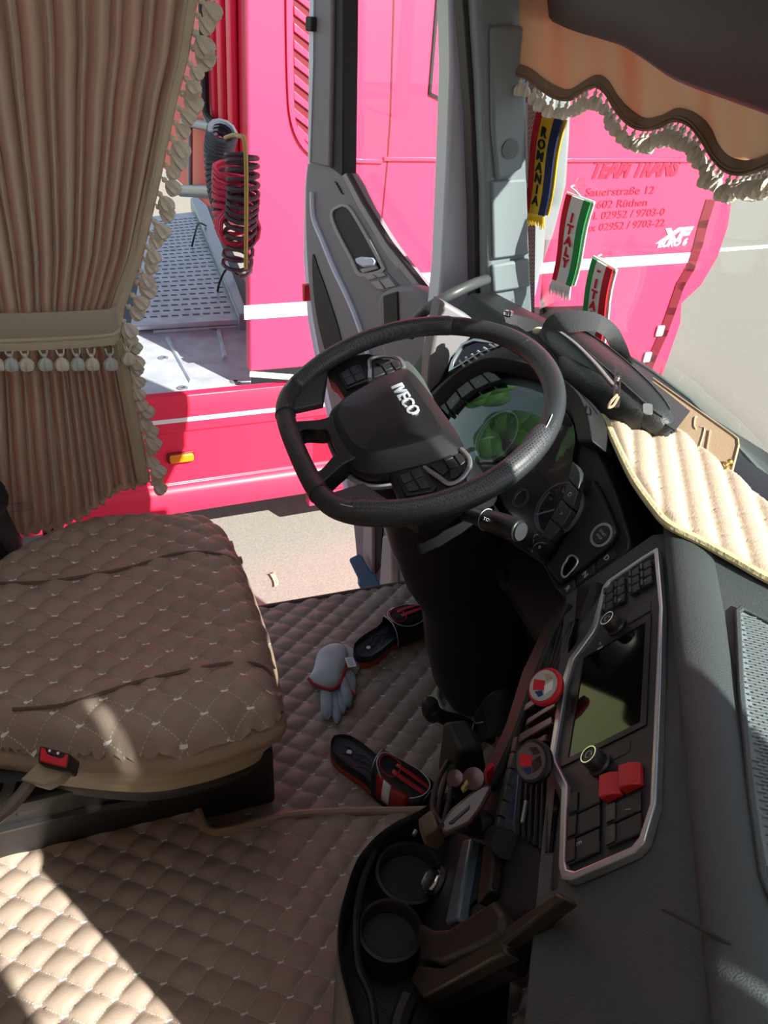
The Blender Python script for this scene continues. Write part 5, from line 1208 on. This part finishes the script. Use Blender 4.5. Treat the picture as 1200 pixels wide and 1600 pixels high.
inf = thing('infotainment_panel', 'black touchscreen panel with satin silver frame, knobs and a red double switch', 'control panel', IO+d1*.2+d2*.07)
def ip(mb, pts, h0, h1): return mb.fprism(IF, [(a, -b) for a, b in pts], h0, h1)
fo = [(-.004, .000), (-.006, .020), (-.006, .080), (.002, .089), (.070, .104), (.080, .110), (.108, .140), (.152, .150), (.262, .158), (.272, .155), (.312, .135), (.400, .131), (.414, .126), (.420, .114), (.419, .045), (.412, .034), (.38, .022), (.25, .010), (.12, .0)]
fi = [(.002, .006), (.001, .020), (.001, .076), (.008, .081), (.074, .095), (.086, .101), (.114, .131), (.156, .141), (.258, .149), (.266, .147), (.308, .127), (.396, .123), (.406, .120), (.412, .110), (.412, .048), (.406, .040), (.378, .028), (.25, .016), (.12, .005)]
mb = MB(); mb.ring(IF, [(a, -b) for a, b in fo], [(a, -b) for a, b in fi], -.004, .006); obj('silver_frame', mb, M_['silver'], inf, bevel=.0018, seg=3)
mb = ip(MB(), [(a, b) for a, b in fi], -.004, .0005); obj('panel_face', mb, M_['button'], inf)
scr = [(.118, .118), (.124, .026), (.272, .038), (.268, .132)]
mb = MB(); sc_o = [(.106, .126), (.113, .018), (.280, .031), (.276, .142)]
mb.ring(IF, [(a, -b) for a, b in sc_o], [(a, -b) for a, b in scr], 0, .0022); obj('screen_bezel', mb, M_['black'], inf, bevel=.0006)
mb = ip(MB(), scr, -.001, .001); obj('touch_screen', mb, M_['screen'], inf, smooth=0)
for s, t_ in ((.100, .067), (.301, .087)):
    o_ = IF(s, -t_, 0); mb = MB(); mb.lathe([(.001, 0), (.0135, 0), (.0135, .004), (.0115, .006), (.0110, .017), (.0100, .0185), (.001, .0185)], o_, IF.n, 28); kb = obj('knob', mb, M_['black'], inf)
    mb = MB(); mb.lathe([(.0098, .0182), (.0098, .0196), (.0086, .0196), (.0086, .0182)], o_, IF.n, 28); obj('knob_ring', mb, M_['chrome'], kb)
    mb = MB(); mb.tube([o_+IF.n*.019+(IF.u*math.cos(a)+IF.v*math.sin(a))*.004 for a in np.linspace(.9, 2*PI-.1, 14)], .0005, 5); obj('power_symbol', mb, M_['marking'], kb)
# key grids
def keys(s0, s1, t0, t1, ns, nt, h, m, sk=0.0, gap=.0012, ridge=True, hi_col=None):
    for i in range(ns):
        for j in range(nt):
            a0 = s0+(s1-s0)*i/ns+gap; a1 = s0+(s1-s0)*(i+1)/ns-gap; b0 = t0+(t1-t0)*j/nt+gap; b1 = t0+(t1-t0)*(j+1)/nt-gap
            mb = ip(MB(), [(a0+sk*b0, b0), (a1+sk*b0, b0), (a1+sk*b1, b1), (a0+sk*b1, b1)], 0, h)
            k = obj('switch', mb, m, inf, bevel=.0012)
            if ridge:
                bm_ = b1-(b1-b0)*.30
                mb = ip(MB(), [(a0+.001+sk*bm_, bm_), (a1-.001+sk*bm_, bm_), (a1-.001+sk*b1, b1-.001), (a0+.001+sk*b1, b1-.001)], h, h+.0022); obj('ridge', mb, hi_col or m, k, bevel=.0008)
ridge_m = mat('ridge_brown_grey', (.055, .045, .048), .35)
keys(.012, .064, .010, .046, 3, 2, .006, M_['buttonb'], sk=-.10, hi_col=ridge_m)
keys(.012, .064, .052, .088, 3, 2, .005, M_['buttonb'], sk=-.06, hi_col=ridge_m)
for s, t_, x in ((.030, .060, 'x'), (.052, .020, 'o'), (.056, .060, 'A')):
    mb = MB(); mb.text(x, Frame(IF(s, -t_, .0064), IF.u, IF.n), .007, depth=.0003); obj('switch_symbol', mb, M_['marking'], inf, smooth=0)
mb = ip(MB(), [(.088, .018), (.088, .052), (.106, .052), (.108, .018)], 0, .0018); obj('flat_key', mb, M_['buttonb'], inf, bevel=.0008)
mb = ip(MB(), [(.288, .050), (.288, .070), (.302, .072), (.302, .052)], 0, .0014); obj('flat_key', mb, M_['button'], inf, bevel=.001)
mb = ip(MB(), [(.118, .088), (.118, .096), (.121, .096), (.121, .088)], 0.0022, .0026); obj('tiny_mark', mb, M_['marking'], inf, smooth=0)
mb = MB(); mb.text('t', Frame(IF(.112, -.092, .0026), -IF.v, IF.n), .010, depth=.0003); obj('phone_symbol', mb, M_['marking'], inf, smooth=0)
# lower switches
keys(.322, .402, .084, .124, 3, 1, .004, M_['button'], ridge=True, hi_col=M_['black'])
keys(.356, .402, .038, .078, 2, 1, .004, M_['button'], ridge=True, hi_col=ridge_m)
for a0, a1, b0, b1 in ((.326, .352, .058, .079), (.326, .352, .036, .056)):
    mb = MB(); P_ = [(a0, .001), (a0, .001)]
    mb.loft([[IF(a, -b, h) for b, h in ((b1, .001), (b1, .013), (b0+(b1-b0)*.45, .011), (b0+.001, .006), (b0, .001))] for a in (a0, a1)]); r_ = obj('red_switch', mb, M_['red'], inf, bevel=.0012)
mb = MB(); mb.text('a', Frame(IF(.340, -.068, .0135), IF.u, IF.n), .008, depth=.0003); obj('switch_symbol', mb, M_['redbright'], inf, smooth=0)
for s, t_, x in ((.384, .108, 'E'), (.372, .052, '/')):
    mb = MB(); mb.text(x, Frame(IF(s, -t_, .0046), IF.u, IF.n), .009, depth=.0003); obj('switch_symbol', mb, M_['marking'], inf, smooth=0)
# near end: dark lower front with a brown edge, and a panel joint across the pad
mb = MB(); jl = [(1034, 1420), (1090, 1448), (1150, 1482), (1215, 1518), (1300, 1565)]
mb.tube([onz(*p, IO[2]+.0165) for p in jl], .0016, 6); obj('panel_joint', mb, M_['seal'], con)

# ---- lower face with vents, slots and the socket
LP = IO + d2*.176 - nI*.014; LN = unit(V(-.78, .55, .30))
LF = Frame(LP, d1, LN)
low = thing('lower_console', 'dark lower console face with air vents, a card slot and a chrome ringed socket', 'console', onz(700, 1400, .1))
def lp(mb, pts, h0, h1): return mb.fprism(LF, LF.uvs(pts, max(h0, h1)), h0, h1)
mb = lp(MB(), [(930, 905), (900, 985), (872, 1090), (856, 1200), (878, 1270), (868, 1395), (778, 1462), (770, 1500), (652, 1558), (640, 1530), (660, 1440), (690, 1330), (745, 1225), (790, 1130), (820, 1040), (860, 960), (890, 915)], -.04, 0); obj('console_face', mb, M_['dashdark'], low, bevel=.008)
# left post that runs from the dashboard down to the gear console
mb = lp(MB(), [(868, 952), (846, 985), (815, 1050), (790, 1130), (750, 1225), (762, 1232), (800, 1150), (828, 1070), (862, 985), (886, 940)], 0, .012); obj('console_cheek', mb, M_['dashdark'], low, bevel=.004)
vrec = [[(868, 985), (902, 966), (898, 1000), (880, 1035), (866, 1075), (846, 1070), (842, 1055)], [(806, 1195), (846, 1160), (858, 1200), (872, 1250), (862, 1330), (846, 1342), (828, 1300), (800, 1300), (796, 1240)]]
for v_ in vrec:
    mb = lp(MB(), v_, 0, .002); obj('vent_recess', mb, M_['screen'], low, smooth=0)
for k in range(5):
    a, b = (870+k*7, 982-k*3), (848+k*5.5, 1062+k*-2); mb = MB(); mb.tube([LF(*LF.uv(*a, .003), .003), LF(*LF.uv(*b, .003), .003)], .0022, 6); obj('vent_slat', mb, M_['blackmatte'], low)
for k in range(7):
    a, b = (808+k*8.5, 1196-k*2), (800+k*9, 1302+k*5); mb = MB(); mb.tube([LF(*LF.uv(*a, .003), .003), LF(*LF.uv(*b, .003), .003)], .0020, 6); obj('vent_slat', mb, M_['blackmatte'], low)
for pts in ([(824, 1122), (866, 1096), (868, 1103), (820, 1134)], [(812, 1146), (862, 1118), (862, 1130), (808, 1162)], [(806, 1172), (852, 1146), (852, 1156), (804, 1186)], [(820, 1100), (848, 1082), (852, 1090), (818, 1112)]):
    mb = lp(MB(), pts, .002, .010); obj('vent_blade', mb, mat('blade_red_reflection', (.06, .03, .03), .22), low, bevel=.0015)  # red tint in the colour stands in for the red truck's reflection
mb = lp(MB(), [(800, 1196), (812, 1190), (800, 1310), (786, 1300)], .0, .006); obj('glossy_strip', mb, mat('strip_blue', (.05, .07, .11), .2), low, bevel=.001)
mb = lp(MB(), [(848, 1020), (858, 1012), (838, 1090), (826, 1112), (824, 1100)], .0, .006); obj('glossy_strip', mb, mat('strip_dark', (.03, .04, .05), .2), low, bevel=.001)
for k in range(6):
    y = 1152+k*25; x = 802-k*5.6; mb = lp(MB(), [(x, y), (x+6, y-2), (x+1, y+21), (x-5, y+23)], .004, .012); obj('small_key', mb, mat('key_grey_green', (.06, .065, .06), .4), low, bevel=.001)
mb = MB(); mb.tube([LF(*LF.uv(822, 1252, .012), .012), LF(*LF.uv(816, 1286, .012), .012)], .0022, 8); obj('slider', mb, M_['silver'], low)
# card slots
mb = lp(MB(), [(722, 1312), (736, 1308), (712, 1436), (694, 1444)], 0, .016); obj('slot_bar', mb, mat('bar_blue_grey', (.10, .13, .16), .3), low, bevel=.004)
mb = lp(MB(), [(738, 1316), (770, 1310), (746, 1404), (716, 1432)], 0, .003); obj('card_slot', mb, M_['screen'], low)
mb = lp(MB(), [(754, 1322), (772, 1316), (764, 1390), (744, 1412)], .0, .014); obj('slot_cover', mb, M_['darkbrown'], low, bevel=.003)
SK = Frame(LF(*LF.uv(681, 1379, .006), .006), LF.u, unit(LF.n+V(0, 0, .25)))
mb = MB(); mb.lathe([(.021, 0), (.021, .008), (.019, .011), (.0165, .010), (.0165, 0)], SK.o, SK.n, 28); obj('socket_ring', mb, M_['chrome'], low)
mb = MB(); mb.lathe([(.001, 0), (.0165, 0), (.0160, .006), (.001, .007)], SK.o, SK.n, 24); obj('socket_cap', mb, M_['black'], low)
mb = MB(); P_ = [(652, 1440), (672, 1452), (700, 1450), (770, 1405), (784, 1425), (780, 1462), (690, 1505), (655, 1502)]; mb = lp(MB(), P_, 0, .02); obj('drawer_front', mb, M_['darkbrown'], low, bevel=.006, seg=3)
mb = lp(MB(), [(640, 1530), (652, 1508), (690, 1512), (768, 1470), (800, 1440), (870, 1392), (880, 1402), (786, 1475), (790, 1490), (768, 1500), (660, 1560)], .0, .016); obj('drawer_lip', mb, mat('lip_brown', (.030, .022, .014), .45), low, bevel=.006, seg=3)
for p in ((768, 1350), (764, 1388)):
    mb = MB(); mb.sphere(LF(*LF.uv(*p, .010), .010), .004, 10); obj('screw', mb, M_['khaki'], low)
# ---- cup holder console
CZ = .50
cup = thing('cup_holder_console', 'black floor console with two round cup holders beside the centre mat', 'cup holder', onz(600, 1440, .1))
co = catmull([V(*p) for p in ((700, 1236), (660, 1262), (612, 1286), (580, 1312), (556, 1344), (540, 1390), (528, 1440), (528, 1500), (542, 1562), (560, 1630), (590, 1720), (760, 1720), (800, 1500), (800, 1300), (770, 1240))], 4, closed=True)
co = [onz(*p, CZ) for p in co]; cen = sum(co)/len(co)
def ringat(k, z, cc=cen): return [V(*((p-cc)*k+cc)[:2], z) for p in co]
mb = MB(); mb.loft([ringat(.90, .03), ringat(.94, .25), ringat(.99, CZ-.02), ringat(1.0, CZ-.004), ringat(.985, CZ), ringat(.93, CZ-.003), ringat(.91, CZ-.012), ringat(.88, CZ-.085)]); obj('console_shell', mb, M_['dashdark'], cup, smooth=50)
for (px, py, r) in ((640, 1362, .043), (610, 1452, .038)):
    c = onz(px, py, CZ-.022); mb = MB(); mb.lathe([(r+.004, -.024), (r+.004, 0), (r, .001), (r-.002, -.001), (r-.004, -.070), (.001, -.072)], c, (0, 0, 1), 36); obj('cup_holder', mb, M_['blackmatte'], cup, smooth=50)
mb = MB(); mb.tube(catmull([onz(*p, CZ-.014) for p in ((585, 1330), (566, 1380), (556, 1440), (560, 1510), (580, 1560), (590, 1640))], 6), .005, 8); obj('tray_ridge', mb, M_['dashdark'], cup)
mb = MB(); mb.tube(catmull([onz(*p, CZ+.0) for p in ((640, 1560), (625, 1600), (615, 1680))], 6), .012, 8); obj('inner_wall', mb, M_['dashdark'], cup)
for p in ((664, 1276), (650, 1298)):
    mb = MB(); mb.tube([onz(p[0], p[1], CZ+.002), onz(p[0]-4, p[1]+7, CZ+.002)], .003, 8); obj('clip', mb, M_['steel'], cup)

# ================================================================== SMALL THINGS ROUND THE CONSOLE
def badge(px, py, label, ring_m, inner, tilt):
    o_ = LF(*LF.uv(px, py, .03), .03); fr = Frame(o_, d1, unit(tilt))
    t = thing('vent_badge', label, 'air freshener', o_, 'round badges clipped on the air vents')
    ci = [(math.cos(a), math.sin(a)) for a in np.linspace(0, 2*PI, 36, endpoint=False)]
    mb = MB(); mb.lathe([(.001, -.006), (.022, -.006), (.0235, 0), (.0215, .003), (.001, .0035)], o_, fr.n, 32); obj('badge_body', mb, ring_m, t)
    mb = MB(); mb.fprism(fr, [(x*.019, y*.019) for x, y in ci], .003, .0045); obj('enamel_face', mb, inner, t)
    for k, (pts, m) in enumerate((([(-.012, -.010), (.000, -.014), (.006, .000), (-.004, .004)], M_['redbright']), ([(.002, .002), (.013, .0), (.010, .012), (.0, .014)], M_['scarfwht']), ([(-.013, .004), (-.004, .006), (-.003, .015), (-.010, .012)], M_['tan']), ([(.004, -.012), (.012, -.008), (.012, -.002), (.006, -.002)], M_['scarfblue']))):
        if ring_m is M_['black'] and k in (1, 2): m = M_['darkbrown']
        mb = MB(); mb.fprism(fr, pts, .0045, .0055); obj('enamel_patch', mb, m, t)
    mb = MB(); mb.fbox(fr, -.006, .006, -.012, .012, -.02, -.006); obj('clip', mb, M_['black'], t)
badge(852, 1073, 'round badge with pale enamel face and red rim on the upper vent', M_['redbright'], mat('enamel_pale', (.42, .45, .45), .25), V(-.75, .1, .62))
badge(833, 1190, 'dark round badge with red spots on the lower vent', M_['black'], mat('enamel_dark', (.12, .09, .10), .25), V(-.80, .0, .5))
PY = float(LF(*LF.uv(725, 1265, .055), .055)[1])
# black sleeved lever over the footwell
GY = .88
lev = thing('gear_lever', 'black curved lever with a loose black sleeve beside the column boot', 'lever', ony(760, 1165, GY))
mb = MB(); mb.tube(catmull([ony(*p, GY) for p in ((672, 1098), (678, 1112), (696, 1122), (720, 1128), (745, 1140), (765, 1152))], 6), [.012]*3+[.019]*5+[.017]*23, 14, flat=.7); obj('lever_arm', mb, M_['blackmatte'], lev)
mb = MB(); mb.tube(catmull([ony(*p, GY) for p in ((674, 1094), (672, 1106), (680, 1120))], 5), [.010, .013, .015, .015, .016, .016, .017, .017, .017, .016, .012], 12); obj('lever_tip', mb, M_['blackmatte'], lev)
R = []
for p, w_ in (((742, 1162), .012), ((745, 1140), .026), ((762, 1120), .034), ((785, 1110), .040), ((800, 1118), .030)):
    c = ony(*p, GY-.01); R.append([c + V(math.cos(a)*w_*.55, math.sin(a)*w_*.7, math.sin(a+.6)*w_) for a in np.linspace(0, 2*PI, 16, endpoint=False)])
mb = MB(); mb.loft(R, caps=False); obj('sleeve', mb, M_['blackmatte'], lev, solid=.004, subsurf=1)
mb = MB(); mb.tube([ony(*p, GY-.03) for p in ((738, 1124), (744, 1130), (755, 1128))], .0012, 6); obj('sleeve_stitch', mb, M_['marking'], lev)
mb = MB(); mb.tube(catmull([ony(*p, GY-.035) for p in ((740, 1130), (736, 1150), (732, 1170), (735, 1190))], 5), .0012, 6); obj('sleeve_cord', mb, M_['tan'], lev)
# cables
for i, pts in enumerate((((716, 1172), (700, 1205), (690, 1240), (680, 1290)), ((724, 1176), (708, 1215), (702, 1250), (690, 1300)), ((700, 1190), (684, 1220), (676, 1262), (690, 1290)))):
    mb = MB(); mb.tube(catmull([ony(*p, PY+.14-.02*i-.04*k) for k, p in enumerate(pts)], 6), .0035, 8)
    tag(obj('cable', mb, M_['seal']), ['thin black cable hanging below the lever sleeve', 'black cable running down to the phone holder', 'looped black cable on the left of the console'][i], 'cable')
# phone holder
PY = float(LF(*LF.uv(725, 1265, .055), .055)[1])
ph = thing('phone_holder', 'black phone holder with padded cradle tinted by a painted red reflection on a short arm from the console', 'phone holder', ony(740, 1290, PY))
HF = Frame(ony(725, 1265, PY), unit(ony(765, 1228, PY+.02)-ony(685, 1296, PY-.02)), unit(V(-.35, -.25, .9)))
mb = MB(); mb.fprism(HF, HF.uvs([(684, 1290), (690, 1306), (734, 1286), (752, 1262), (768, 1232), (764, 1224), (748, 1228), (706, 1262)]), -.014, 0); obj('cradle', mb, mat('cradle_red_reflection', (.10, .055, .062), .30), ph, bevel=.003)  # reddish reflection painted into the cradle's base colour
mb = MB(); mb.fprism(HF, HF.uvs([(700, 1286), (728, 1262), (735, 1256), (733, 1264), (706, 1288)], .002), 0, .002); obj('cradle_groove', mb, M_['darkbrown'], ph, bevel=.001)
mb = MB(); mb.tube([HF(*HF.uv(720, 1284, -.01), -.01), ony(742, 1290, PY), ony(760, 1300, PY+.02), LF(*LF.uv(790, 1318, .01), .01)], [.012, .014, .012, .016], 12); obj('holder_arm', mb, M_['blackmatte'], ph)
mb = MB(); mb.sphere(ony(752, 1288, PY), .017, 14); mb.sphere(ony(772, 1300, PY+.02), .020, 14); obj('ball_joint', mb, M_['blackmatte'], ph)
mb = MB(); mb.prism([ony(*p, PY-.02) for p in ((662, 1308), (684, 1292), (692, 1300), (696, 1316), (682, 1330), (664, 1322))], (.0, .02, .006)); obj('clamp_jaw', mb, M_['khaki'], ph, bevel=.003)
mb = MB(); CF_ = Frame(ony(728, 1218, PY+.03), (.5, -.5, .5), unit(V(-.5, -.2, .8)))
mb.lathe([(.001, 0), (.013, 0), (.013, .006), (.001, .007)], CF_.o+CF_.u*.010, CF_.n, 18); mb.lathe([(.001, 0), (.010, 0), (.010, .006), (.001, .007)], CF_.o-CF_.u*.012, CF_.n, 18); obj('chrome_clip', mb, mat('clip_rose', (.10, .055, .06), .2, metal=.5), ph)
mb = MB(); mb.prism([ony(*p, PY+.02) for p in ((722, 1236), (732, 1222), (734, 1232), (724, 1240))], (0, .005, 0)); obj('yellow_tab', mb, mat('tab_yellow', (.42, .36, .12), .4), ph, bevel=.001)
mb = MB(); mb.prism([ony(*p, PY+.08) for p in ((716, 1172), (756, 1166), (762, 1200), (750, 1240), (720, 1262), (706, 1240))], (.0, .05, 0)); obj('holder_body', mb, M_['blackmatte'], ph, bevel=.008)
mb = MB(); mb.prism([ony(*p, PY+.05) for p in ((762, 1206), (772, 1196), (770, 1214), (764, 1226), (760, 1216))], (.0, .006, 0)); obj('red_flash', mb, M_['redbright'], ph)

# ================================================================== SLIPPERS AND GLOVE ON THE MAT
def slipper(name, label, hpx, tpx, left, z0=.020, tilt=0.0):
    Hh = onz(*hpx, z0+.02); Tt = onz(*tpx, z0+.02); Hh[2] = Tt[2] = z0
    u = unit(Tt-Hh); L = .285
    fr = Frame(Hh, u, (0, 0, 1)); sg = 1 if left else -1
    t = thing(name, label, 'slipper', Hh + u*L/2, 'pair of slippers in the footwell')
    def half(a): # outline half widths, inner and outer side
        return float(np.interp(a/L, [0, .03, .10, .22, .42, .60, .75, .88, .96, 1.0], [.004, .020, .034, .038, .034, .044, .050, .044, .026, .004]))
    A = [L*(1-math.cos(PI*i/20))/2 for i in range(21)]
    def mid(a): return sg*.010*math.sin(PI*a/L)
    def outline(k): return [(a, mid(a)+half(a)*k) for a in A] + [(a, mid(a)-half(a)*k) for a in A[::-1][1:-1]]
    mb = MB(); mb.loft([[fr(a, b, h+ .004*(a/L)**3) for a, b in outline(k)] for k, h in ((.97, 0), (1.02, .004), (1.02, .014), (.99, .017))]); obj('sole', mb, M_['sole'], t, smooth=50)
    mb = MB(); mb.loft([[fr(a, b, h+.004*(a/L)**3) for a, b in outline(k)] for k, h in ((.98, .016), (1.0, .022), (.99, .036), (.95, .040), (.88, .038), (.80, .031), (.6, .030), (.2, .029))]); obj('footbed', mb, M_['foam'], t, smooth=60)
    # moulded lines in the heel
    for pts in ([(.04, -.014), (.06, -.002), (.075, -.006), (.085, .012)], [(.05, .016), (.07, .010), (.09, .018), (.12, .012)], [(.03, .006), (.05, .012), (.06, .002)], [(.09, -.018), (.11, -.006), (.14, -.012), (.16, .004)], [(.085, .0), (.11, .008), (.135, .004), (.15, .018)]):
        mb = MB(); mb.tube(catmull([fr(a, b+mid(a), .0312) for a, b in pts], 5), .0011, 6); obj('footbed_line', mb, mat('foam_line', (.06, .07, .09), .35), t)
    mb = MB(); mb.lathe([(.001, 0), (.0065, 0), (.006, .0015), (.001, .002)], fr(.052, mid(.05), .0305), fr.n, 18); obj('round_stud', mb, M_['white'], t)
    # arched strap
    R = []; n_ = 22
    a0, a1 = L*.50, L*.93
    for i in range(15):
        s = i/14; a = a0+(a1-a0)*s; hw = half(a)*1.03 + .003; top = .052*(1-.42*s) + .028
        row = []
        for k in range(n_+1):
            q = PI*k/n_; row.append(fr(a + (.012*math.cos(q)*sg if s < .5 else 0) - .010*math.sin(q)*(1-s)*1.2, mid(a)+hw*math.cos(q)*(abs(math.cos(q))**-.25 if abs(math.cos(q)) > .05 else 1), .014 + (top-.014)*math.sin(q)**.75))
        R.append(row)
    mb = MB(); mb.grid(R); obj('strap', mb, M_['seal'], t, smooth=80, solid=.006)
    mb = MB(); mb.tube([p + fr.n*.002 for p in R[0]], .0012, 6); mb.tube([p + fr.n*.002 for p in R[-1]], .0012, 6); obj('strap_edging', mb, M_['white'], t)
    # side flash and crest, laid over the strap
    def patch(k0, k1, i0, i1, m, nm, off=.0045, tri=0):
        rows2 = []
        for i in range(i0, i1+1):
            rr_ = []
            for k in np.linspace(k0, k1, 6):
                kk = int(k); f_ = k-kk; p = R[i][kk]*(1-f_) + R[i][min(kk+1, n_)]*f_; c = fr((a0+a1)/2, 0, .02); rr_.append(p + unit(p-c)*off)
            rows2.append(rr_)
        m2 = MB(); m2.grid(rows2); obj(nm, m2, m, t, smooth=80, solid=.0012)
    side = (14.5, 21) if not left else (1, 7.5)
    patch(*side, 2, 11, M_['sole'] if False else mat('strap_red', (.34, .012, .015), .5), 'red_panel')
    patch(side[0]+.5, side[1]-.5, 4, 6, M_['white'], 'white_flash', .0062)
    m_, mdl = (9, 12.5), 11
    for kk in (9.6, 11.2):
        patch(kk, kk+.8, 5, 13, mat('stripe_red', (.55, .02, .03), .5), 'red_stripe', .0050)
    cpt = []
    for q in np.linspace(0, 2*PI, 24, endpoint=False):
        i = 3.6+2.6*math.cos(q); k = 11+2.8*math.sin(q); i0, k0 = int(i), int(k); p = R[i0][k0]*(1-(i-i0))*(1-(k-k0)) + R[i0+1][k0]*(i-i0)*(1-(k-k0)) + R[i0][k0+1]*(1-(i-i0))*(k-k0) + R[i0+1][k0+1]*(i-i0)*(k-k0)
        cpt.append(p + fr.n*.0048)
    mb = MB(); mb.tube(cpt, .0018, 6, closed=True); obj('oval_crest', mb, mat('crest_red', (.42, .02, .03), .5), t)
    gp_ = []
    for q in np.linspace(0, 2*PI, 30, endpoint=False):
        i = 7+6.6*math.cos(q); k = 11+6.0*math.sin(q); i0, k0 = int(i), int(k); i1 = min(i0+1, 14); p = R[i0][k0]*(1-(i-i0))*(1-(k-k0)) + R[i1][k0]*(i-i0)*(1-(k-k0)) + R[i0][k0+1]*(1-(i-i0))*(k-k0) + R[i1][k0+1]*(i-i0)*(k-k0)
        gp_.append(p + fr.n*.0042)
    mb = MB(); mb.tube(gp_, .0011, 6, closed=True); obj('pale_outline', mb, M_['white'], t)
    return t
slipper('slipper', 'black slipper with red stripes and orange sole, farther one touching the glove', (556, 1032), (706, 936), True)
slipper('slipper', 'black slipper with red and white strap, nearer one beside the console', (520, 1160), (700, 1278), False)
# work glove
gl = thing('work_glove', 'grey leather work glove with red cuff binding on the floor mat', 'glove', onz(525, 1065, .02))
gz = .022
def gp(px, py, h=0): return onz(px, py, gz+h)
def dome(outline, H, m, name, par, k=7, smooth=80, sub=1):
    P_ = [gp(*p) for p in catmull([V(*p) for p in outline], 4, closed=True)]; c = sum(P_)/len(P_)
    R = [[c+(p-c)*s + V(0, 0, h) for p in P_] for s, h in [(math.cos(t)**.8 if t < 1.5 else .02, H*math.sin(t)) for t in np.linspace(0, 1.52, k)]]
    R = [[p+V(0, 0, -.002) for p in P_]] + R
    mb = MB(); mb.loft(R); return obj(name, mb, m, par, smooth=smooth)
dome([(500, 1020), (520, 1008), (545, 1010), (560, 1026), (562, 1045), (552, 1060), (556, 1085), (548, 1090), (540, 1070), (520, 1074), (502, 1072), (486, 1062)], .020, M_['glove'], 'glove_back', gl)
def finger(a, b, r, h, name='finger', m='gloveknit'):
    A, B = gp(*a, h), gp(*b, h*.7); n_ = 9; rr_ = [r*(.9+.12*math.sin(3*i/n_)) if i < n_-1 else r*.78 for i in range(n_)]+[r*.3]
    pth = [A+(B-A)*i/n_ + V(0, 0, .003*math.sin(PI*i/n_)) for i in range(n_+1)]
    mb = MB(); mb.tube(pth, rr_, 14, flat=.72); obj(name, mb, M_[m], gl, smooth=80)
finger((510, 1062), (511, 1124), .0155, .014)
finger((520, 1068), (527, 1131), .0125, .006)
finger((534, 1058), (546, 1105), .0145, .018)
finger((530, 1072), (536, 1115), .0115, .008)
finger((548, 1050), (552, 1080), .011, .010)
# folded cuff over the fingers
C_o = catmull([V(*p) for p in ((498, 1018), (520, 1006), (540, 1010), (543, 1030), (537, 1052), (530, 1068), (516, 1076), (500, 1074), (483, 1062), (490, 1046))], 4, closed=True)
P_ = [gp(*p, .024) for p in C_o]; c = sum(P_)/len(P_)
mb = MB(); mb.loft([[c+(p-c)*s + V(0, 0, h) for p in P_] for s, h in ((.96, -.012), (1.0, -.006), (1.0, 0), (.95, .006), (.8, .012), (.5, .017), (.1, .019))]); obj('cuff', mb, M_['glove'], gl, smooth=80)
mb = MB(); mb.tube(catmull([gp(*p, .027) for p in ((482, 1060), (489, 1068), (502, 1074), (518, 1078), (530, 1070), (536, 1056), (540, 1040), (541, 1030))], 5), .0042, 8); obj('cuff_binding', mb, M_['glovered'], gl)
mb = MB(); mb.tube(catmull([gp(*p, .020) for p in ((536, 1056), (540, 1066), (546, 1078), (556, 1086))], 5), .0040, 8); obj('cuff_binding', mb, M_['glovered'], gl)
GFm = Frame(gp(548, 1034, .034), unit(gp(556, 1030)-gp(542, 1032)), (0, 0, 1))
mb = MB(); mb.fprism(GFm, rrect(-.012, .010, -.020, .016, .002), 0, .0012); lb = obj('size_label', mb, M_['white'], gl)
for k in range(4):
    mb = MB(); mb.fbox(GFm, -.008, .006, -.014+k*.007, -.012+k*.007, .0012, .0016); obj('label_line', mb, mat('label_blue', (.20, .25, .45), .6), gl, smooth=0)
